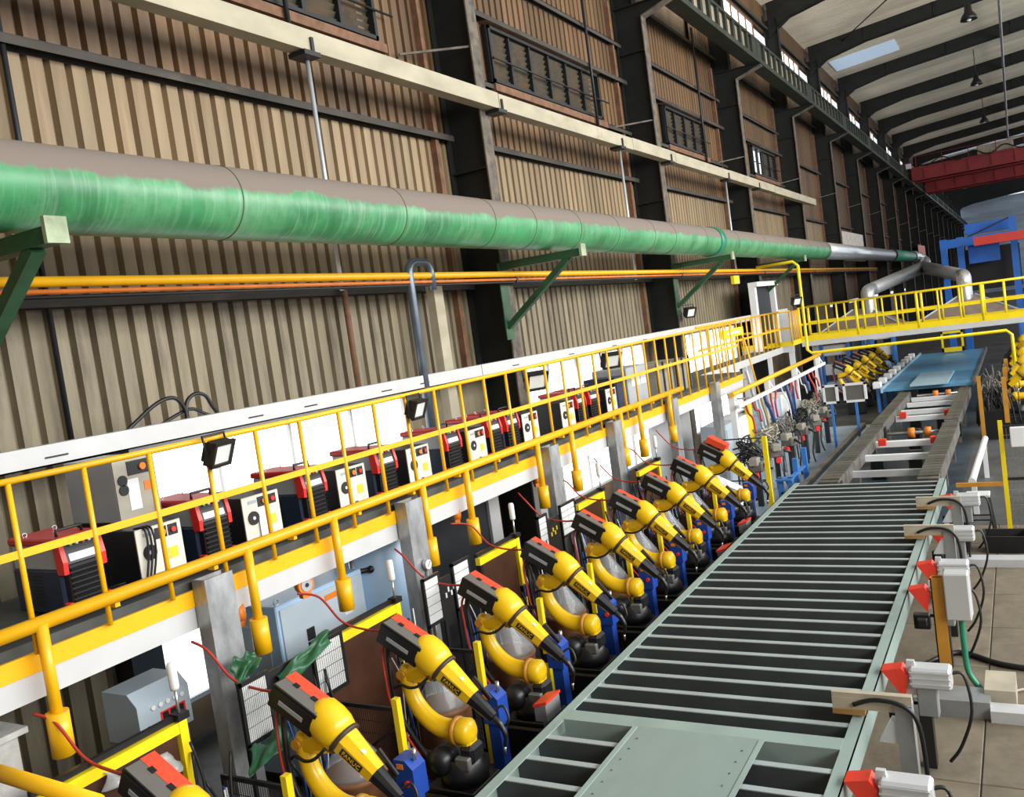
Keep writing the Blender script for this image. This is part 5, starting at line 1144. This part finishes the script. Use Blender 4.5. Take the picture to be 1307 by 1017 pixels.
def make_torchclump():
    t = thing('fixture_head', '', 'welding fixture')
    MB().b2((-0.05, -0.05, 0), (0.05, 0.05, 0.75)).build('stand', 'robot_black', t)
    MB().bbox((-0.16, -0.14, 0.72), (0.14, 0.14, 0.92), 0.02).build('body', 'dull_steel', t)
    MB().bbox((-0.1, -0.22, 0.86), (0.08, 0.02, 1.02), 0.02).build('motor', 'tan_steel', t)
    MB().cyl((0.05, 0.0, 0.9), (0.32, -0.05, 0.78), 0.03, 8).build('arm', 'robot_black', t)
    MB().bbox((-0.04, -0.2, 0.60), (0.06, -0.10, 0.72), 0.01).build('valve', 'm_red_bright', t)
    MB().tube(smooth([(-0.1, 0.1, 0.9), (0.05, 0.25, 1.05), (0.2, 0.2, 0.8), (0.15, 0.1, 0.3), (0.2, 0.05, 0.03)], 5), 0.02, 6).build('hose', 'cable_black', t)
    return t
h0 = make_torchclump()
for i, yy in enumerate((17.6, 19.2, 20.6, 22.1, 23.5, 25.0)):
    o = h0 if i == 0 else copy_tree(h0)
    o.location = (-4.85, yy, 0); o['_o'] = tuple(o.location); o.rotation_euler.z = 0.5*math.sin(2*i); o['group'] = 'manual welding fixtures'
    o['label'] = 'dark welding fixture head, %s along the hose gantry from the red-covered robot' % ORD[i]
# cabinets below the gantry
for i, (yy, m, lb) in enumerate(((19.45, 'blue_grey', 'pale grey-blue power cabinet, first under the hose gantry'), (20.6, 'm_white', 'white power cabinet, second under the hose gantry'), (23.5, 'pale_blue', 'light blue power cabinet, third under the hose gantry'), (24.8, 'm_white', 'white power cabinet, fourth under the hose gantry'), (26.2, 'navy', 'navy power cabinet, fifth under the hose gantry'))):
    t = thing('power_cabinet', lb, 'cabinet', (-6.1, yy, 0), group='power cabinets under the gantry')
    MB().bbox((-0.3, -0.5, 0), (0.28, 0.5, 1.5), 0.02).build('body', m, t)
    MB().b2((0.28, -0.45, 0.1), (0.295, 0.45, 1.4)).build('door', m, t)
    MB().b2((0.295, 0.3, 0.7), (0.31, 0.36, 0.9)).build('handle', 'm_black', t)
for i, (a, c) in enumerate(((-4.66, -4.28), (-4.15, -3.58))):
    t = thing('viewing_window', ['narrower white-framed viewing screen on a stand by the conveyor', 'wider white-framed viewing screen on a stand by the conveyor'][i], 'screen', ((a+c)/2, 24, 0))
    f = MB()
    for (p, q, r, s) in ((a, c, 1.64, 1.70), (a, c, 1.20, 1.26), (a, a+0.06, 1.2, 1.7), (c-0.06, c, 1.2, 1.7)): f.b2((p, 23.96, r), (q, 24.04, s))
    f.build('screen_frame', 'm_white', t, True)
    MB().b2((a+0.05, 23.99, 1.25), (c-0.05, 24.01, 1.65)).build('pane', 'taupe', t, True)
    MB().b2(((a+c)/2-0.03, 23.97, 0), ((a+c)/2+0.03, 24.03, 1.2)).build('stand', 'blue_paint', t, True)
t = thing('blue_workstand', 'bright blue steel work stand with two tall legs on the blue floor', 'stand', (-4.45, 17.8, 0))
for (x, y, h) in ((-4.35, 18.7, 0.75), (-4.30, 19.4, 0.85), (-4.5, 17.9, 0.5), (-4.3, 17.9, 0.5)): MB().b2((x-0.05, y-0.05, 0), (x+0.05, y+0.05, h)).build('leg', 'blue_paint', t, True)
MB().b2((-4.56, 17.75, 0.46), (-4.24, 18.05, 0.5)).b2((-4.36, 17.9, 0.44), (-4.28, 19.4, 0.48)).b2((-4.5, 17.85, 0.18), (-4.3, 17.95, 0.22)).build('shelf', 'blue_paint', t, True)
t = thing('corner_post', 'yellow corner post with a black chain rail past the red-covered robot', 'post', (-4.3, 16.3, 0))
MB().b2((-4.34, 16.26, 0), (-4.26, 16.34, 1.62)).build('post', 'yellow_lemon', t, True); MB().cyl((-5.45, 16.3, 1.60), (-4.3, 16.3, 1.60), 0.014, 6).cyl((-5.45, 16.3, 0.8), (-4.3, 16.3, 0.8), 0.014, 6).build('rail', 'robot_black', t, True)
MB().prism([(-5.35, 0), (-4.75, 0), (-4.75, 0.7), (-5.35, 1.0)], 15.85, 16.2, 'XZ').top('sloped_bin', 'm_white', 'white sloped bin behind the yellow corner post', 'bin')
# ================================================================ roller conveyor past the frame
cv = thing('roller_conveyor', 'grey twin-rail conveyor with white cross members beyond the green frame', 'conveyor', (-2.5, 22, 0))
for x in (-3.22, -1.60):
    MB().b2((x-0.17, 16.15, 0.50), (x+0.17, 22.4, 0.75)).build('rail', 'dull_steel', cv, True)
    MB().b2((x-0.15, 22.5, 0.55), (x+0.15, 28.9, 0.78)).build('rail', 'dull_steel', cv, True)
    MB().b2((x-0.2, 16.1, 0.42), (x+0.2, 16.4, 0.72)).build('end_bearing', 'robot_black', cv, True)
    MB().b2((x-0.2, 22.3, 0.42), (x+0.2, 22.6, 0.72)).build('drive_block', 'robot_black', cv, True)
    for yy in (16.6, 19, 21.5, 24, 26.5): MB().b2((x-0.08, yy-0.08, 0), (x+0.08, yy+0.08, 0.5)).build('leg', 'dull_steel', cv, True)
for x, a, c in ((-3.9, 17.0, 25.0),): MB().b2((x-0.06, a, 0.38), (x+0.06, c, 0.5)).build('guide_rail', 'dull_steel', cv, True)
for yy, th in ((17.7, 0.1), (19.35, 0.14), (21.0, 0.2), (24.8, 0.2), (26.0, 0.14), (27.5, 0.16), (28.7, 0.1)):
    MB().b2((-3.05, yy-th/2, 0.50), (-1.77, yy+th/2, 0.62)).build('cross_member', 'm_white' if yy > 18 else 'alu', cv, True)
for yy in (20.85, 24.95):
    for x in (-2.95, -1.9): MB().b2((x, yy-0.32, 0.60), (x+0.16, yy-0.14, 0.74)).build('red_stop', 'clamp_red', cv, True)
for yy in (22.15, 29.3):
    MB().cyl((-2.95, yy, 0.60), (-1.8, yy, 0.60), 0.04, 8).build('axle', 'steel', cv, True)
    for x in (-2.5, -2.15): MB().cyl((x, yy, 0.60), (x+0.14, yy, 0.60), 0.12, 14).build('roller', 'orange', cv, True)
MB().tube([(-0.95, 16.4, 0.62), (-0.85, 20.2, 0.70)], 0.06, 8).b2((-0.98, 16.6, 0), (-0.9, 16.7, 0.6)).b2((-0.9, 19.6, 0), (-0.82, 19.7, 0.66)).top('pusher_cylinder', 'm_white', 'long white pneumatic cylinder lying beside the conveyor', 'cylinder')
cpm = MB().bbox((-0.165, -0.115, 0), (0.165, 0.115, 0.018), 0.006).mesh('chain_plate'); fixn(cpm); cpm.materials.append(MATS['chain'])
for x in (-3.22, -1.60):
    for q in range(50):
        yy = 16.45+0.25*q
        if 22.2 < yy < 22.65: continue
        inst(cpm, 'chain_plate', cv, (x-cv.location.x, yy-cv.location.y, 0.75+(0.03 if yy > 22.4 else 0)), (0, 0, 0), (1 if yy < 22.4 else 0.9, 1, 1))
for q, (x, y) in enumerate(((-2.9, 19.9), (-2.2, 20.4), (-2.5, 23.4), (-2.0, 25.4), (-2.8, 26.7))):
    MB().bbox((x-0.15, y-0.12, 0.0), (x+0.15, y+0.12, 0.5), 0.03).build('drive_unit', 'robot_black', cv, True)
# blue panel on the line, loose pale panel on top
t = thing('panel_stack', 'large blue steel panel lying across the far part of the line', 'steel panel', (-2.75, 36, 0.6))
MB().b2((-4.0, 30.0, 0.72), (-1.45, 43.0, 0.80)).build('sheet', 'blue_panel', t, True)
for x in (-4.05, -1.45): MB().b2((x, 29.9, 0.70), (x+0.06, 43.2, 0.86)).build('edge', 'pale_panel' if x < -3 else 'dull_steel', t, True)
for yy in (30.2, 34, 38, 42): MB().b2((-3.6, yy, 0), (-3.4, yy+0.2, 0.72)).b2((-2.0, yy, 0), (-1.8, yy+0.2, 0.72)).build('trestle', 'dull_steel', t, True)
MB().b2((-3.15, 29.6, 0.86), (-2.1, 33.1, 0.92)).top('loose_panel', 'pale_panel', 'smaller pale blue panel resting on the big blue panel', 'steel panel')
MB().b2((-3.05, 41.95, 0.86), (-2.97, 42.05, 1.75)).b2((-2.28, 41.95, 0.86), (-2.2, 42.05, 1.75)).b2((-3.05, 41.95, 0.86), (-2.2, 42.05, 1.05)).b2((-3.05, 41.95, 1.65), (-2.2, 42.05, 1.75)).top('yellow_frame', 'yellow_lemon', 'open lemon yellow steel frame standing on the far end of the blue panel', 'frame')
for q in range(9):
    yy = 30.6+1.35*q
    t = thing('edge_clamp', 'white edge clamp on the wall side of the blue panel', 'clamp', (-4.22, yy, 0), group='white edge clamps of the blue panel')
    MB().bbox((-0.13, -0.16, 0.78), (0.13, 0.16, 1.0), 0.03).build('head', 'm_white', t); MB().b2((-0.05, -0.06, 0), (0.05, 0.06, 0.78)).build('stand', 'blue_paint', t)
for q, (x, yy, h) in enumerate(((-6.3, 36.0, 2.2), (-6.2, 38.5, 2.3), (-6.2, 41.0, 2.3), (-5.6, 43.5, 2.3), (0.6, 38.5, 2.2), (0.5, 41.5, 2.2))):
    t = thing('blue_rack', 'pale blue upright machine rack %s' % ('on the wall side past the bridge, %s along' % ORD[q] if q < 4 else 'on the open side past the bridge, %s along' % ORD[q-4]), 'rack', (x, yy, 0), group='blue machine racks')
    for (a, c) in ((-0.5, -0.4), (0.5, -0.4), (-0.5, 0.4), (0.5, 0.4)): MB().b2((a-0.05, c-0.05, 0), (a+0.05, c+0.05, h)).build('upright', 'blue_paint', t)
    for z in (0.5, 1.2, 1.95): MB().bbox((-0.45, -0.35, z-0.3), (0.45, 0.35, z+0.12), 0.03).build('shelf_unit', ('pale_blue', 'm_white', 'blue_grey')[(q+int(z)) % 3], t)
# far robots either side of the blue panel
fl_ = [30.8, 32.6, 34.4, 36.2, 38.2]
for i, yy in enumerate(fl_):
    o = copy_tree(r0); o.location = (-4.9, yy, 0); o['_o'] = tuple(o.location); o.rotation_euler.z = 0.2*math.sin(3*i); o['group'] = 'robots on the wall side of the blue panel'
    o['label'] = 'distant yellow robot on the wall side of the blue panel, %s past the foot bridge' % ORD[i]
for i, yy in enumerate((25.6, 28.2, 31.0, 33.6, 36.4)):
    o = copy_tree(r0); o.location = (-0.25, yy, 0); o['_o'] = tuple(o.location); o.rotation_euler.z = math.pi+0.25*math.sin(2*i); o['group'] = 'robots on the open side of the blue panel'
    o['label'] = 'distant yellow robot on the open side of the line, %s past the mesh fence' % ORD[i]
for i, yy in enumerate((24.6, 27.0, 29.5)):
    t = thing('cable_rack', 'dark rack of tangled cables on the open side, %s past the mesh fence' % ORD[i], 'rack', (-0.75, yy, 0), group='cable racks')
    MB().b2((-0.3, -0.5, 0), (0.3, 0.5, 0.7)).build('base', 'robot_black', t)
    c_ = MB()
    for q in range(14):
        a = random.uniform(0, 6.28); x = random.uniform(-0.2, 0.2); y = random.uniform(-0.35, 0.35)
        c_.tube(smooth([(x, y, 0.68), (x+0.2*math.cos(a), y+0.2*math.sin(a), 1.0+random.uniform(0, 0.3)), (x+0.35*math.cos(a), y+0.35*math.sin(a), 0.8), (x+0.4*math.cos(a), y+0.4*math.sin(a), 0.3)], 4), 0.02, 6)
    tag(c_.build('cables', ('cable_black', 'dull_steel', 'taupe')[i], t), kind='stuff')
    MB().b2((0.2, -0.52, 0.4), (0.3, -0.42, 1.5)).build('post', 'post_orange', t)
MB().b2((-1.02, 22.9, 0), (-0.94, 22.98, 1.7)).top('marker_post', 'post_orange', 'orange-brown steel post standing beside the conveyor drive', 'post')
# ================================================================ hoods, blue gantry, jib, crane, lamps, posters
for i, (px, py, w) in enumerate(((1100, 424, 1.7), (1236, 406, 1.9))):
    p = on(px, py, 'Y', 36.0); t = thing('exhaust_hood', ['brown pyramid exhaust hood behind the bridge on the wall side', 'brown pyramid exhaust hood behind the bridge on the open side'][i], 'hood', (p.x, 36.6, 2.3))
    t['_o'] = (p.x, 36.6, 2.3)
    MB().add([(-w, -1.2, 0.1), (w, -1.2, 0.1), (w, 1.2, 0.1), (-w, 1.2, 0.1), (-0.28, -0.28, 1.0), (0.28, -0.28, 1.0), (0.28, 0.28, 1.0), (-0.28, 0.28, 1.0)], [(0, 1, 5, 4), (1, 2, 6, 5), (2, 3, 7, 6), (3, 0, 4, 7), (4, 5, 6, 7), (3, 2, 1, 0)]).build('cone', 'hood', t)
    MB().b2((-w, -1.22, -0.1), (w, -1.18, 0.1)).b2((-w, 1.18, -0.1), (w, 1.22, 0.1)).b2((-w-0.02, -1.2, -0.1), (-w+0.02, 1.2, 0.1)).b2((w-0.02, -1.2, -0.1), (w+0.02, 1.2, 0.1)).build('skirt', 'm_grey', t)
    for sx in (-1, 1): MB().bar((sx*w, -1.21, 0.12), (sx*0.28, -0.29, 1.01), 0.05).build('rib', 'm_grey', t)
    HOODP = globals().get('HOODP', [])+[Vector((p.x, 36.6, 3.3))]
t = thing('blue_gantry', 'bright blue steel gantry standing far down the hall', 'gantry', (-1.5, 47, 0))
for x in (-2.9, -2.2, 0.0): MB().b2((x-0.14, 46.9, 0), (x+0.14, 47.2, 5.8 if x < -1 else 6.4)).build('post', 'blue_steel', t, True)
MB().b2((-3.05, 46.85, 5.35), (0.1, 47.25, 5.75)).b2((-2.0, 48.2, 5.9), (0.1, 48.5, 6.4)).build('beam', 'blue_steel', t, True)
MB().b2((-1.9, 47.3, 4.5), (-0.6, 47.4, 5.4)).build('panel', 'blue_steel', t, True)
MB().bar((0.0, 47, 6.4), (-2.0, 47, 5.7), 0.06).build('tie', 'robot_black', t, True)
MB().b2((-2.6, 48.6, 3.2), (0.2, 48.7, 5.2)).top('dark_machine', 'robot_black', 'dark machine housing behind the blue gantry', 'machine')
MB().b2((-1.55, 44.9, 5.28), (3.0, 45.3, 5.62)).b2((-1.55, 44.8, 5.24), (3.0, 45.4, 5.30)).top('jib_beam', 'red_steel', 'bright red jib beam in front of the blue gantry', 'beam')
# overhead crane: two red double-flange girders on end trucks
for k, (yy, z0, lb) in enumerate(((80.0, 12.05, 'first'), (93.0, 12.05, 'second'))):
    t = thing('overhead_crane', 'dark red overhead crane girder pair, %s along the runway' % lb, 'crane', (4, yy, z0), group='overhead cranes')
    for d in (0, 2.2):
        MB().b2((-6.7, yy+d, z0), (15, yy+d+0.5, z0+1.0)).build('girder', 'crane_red', t, True)
        MB().b2((-6.7, yy+d-0.12, z0), (15, yy+d+0.62, z0+0.1)).b2((-6.7, yy+d-0.12, z0+0.95), (15, yy+d+0.62, z0+1.05)).build('flange', 'crane_red', t, True)
        for x in np.arange(-5.8, 14, 1.6): MB().b2((x, yy+d-0.1, z0+0.1), (x+0.06, yy+d, z0+0.95)).build('stiffener', 'crane_red', t, True)
    MB().b2((-7.35, yy-0.6, 13.01), (-6.7, yy+3.2, 13.5)).build('end_truck', 'crane_red', t, True)
    MB().b2((-7.0, yy-0.9, 13.01), (-6.6, yy-0.6, 13.4)).build('buffer', 'm_white', t, True)
    MB().tube([(-6.5, yy-0.1, z0+1.9), (15, yy-0.1, z0+1.9)], 0.03, 6).build('guard_rail', 'crane_red', t, True)
    for x in np.arange(-6.3, 14, 1.9): MB().cyl((x, yy-0.1, z0+1.0), (x, yy-0.1, z0+1.9), 0.03, 6).build('guard_post', 'crane_red', t, True)
    tr2 = MB().bbox((-1.9, yy+0.2, z0+1.1), (0.6, yy+2.4, z0+1.8), 0.05).build('trolley', 'beige_bar', t, True)
    MB().tube(smooth([(-5.5+1.1*q, yy-0.15, z0+(1.5 if q % 2 else 1.0)) for q in range(9)], 5), 0.05, 6).build('festoon_cable', 'cable_black', t, True)
for i, (px, py, yy) in enumerate(((1236, 18, 44), (1246, 103, 62), (1256, 152, 79))):
    p = on(px, py, 'Y', yy)
    t = thing('high_bay_lamp', ['black bell-shaped high-bay lamp crossed by the tie rods', 'black bell-shaped high-bay lamp hanging two rafters farther', 'black bell-shaped high-bay lamp hanging just before the crane'][i], 'lamp', p)
    MB().lathe([(0.34, -0.24), (0.29, -0.08), (0.16, 0.1), (0.13, 0.4), (0.05, 0.45)], n=18).build('shade', 'robot_black', t)
    MB().cyl((0, 0, 0.4), (0, 0, zr(p.x)+0.25-p.z), 0.025, 6).build('hanger', 'robot_black', t)
    MB().ball((0, 0, -0.2), 0.11, 10).build('bulb', 'm_label', t)
t = MB().b2((-7.66, 48.85, 5.6), (-7.62, 56.0, 7.15)).top('banner', 'poster', 'pale printed banner hung on the dark columns above the silver duct', 'banner')
MB().b2((-7.66, 90, 6.3), (-7.62, 97, 7.3)).top('banner', 'poster_red', 'small red banner on the dark columns at the duct elbow', 'banner')
# tall white door frame on the walkway
t = thing('cabin_frame', 'tall white open cabin frame against the wall above the walkway', 'frame', (-7.3, 29.8, 2.5))
for yy in (28.8, 31.4): MB().b2((-7.5, yy-0.12, 2.56 if yy > 30 else 2.5), (-7.3, yy+0.12, 4.65)).build('post', 'm_white', t, True)
MB().b2((-7.5, 28.66, 4.6), (-7.2, 31.54, 4.75)).build('lintel', 'm_white', t, True)
MB().b2((-7.5, 29.0, 2.6), (-7.45, 31.2, 4.6)).build('dark_interior', 'door_dark', t, True)  # near-black sheet painting the shade inside the frame
MB().b2((-7.5, 31.7, 2.56), (-6.9, 33.0, 3.6)).top('white_cabinet', 'm_white', 'white cabinet on the side platform beside the cabin frame', 'cabinet')
MB().b2((-7.55, 27.0, 4.75), (-7.45, 27.6, 5.0)).top('exit_sign', 'yellow_lemon', 'small yellow sign box on the wall next to the cabin frame', 'sign')
for o in bpy.data.objects:
    if '_o' in o: del o['_o']
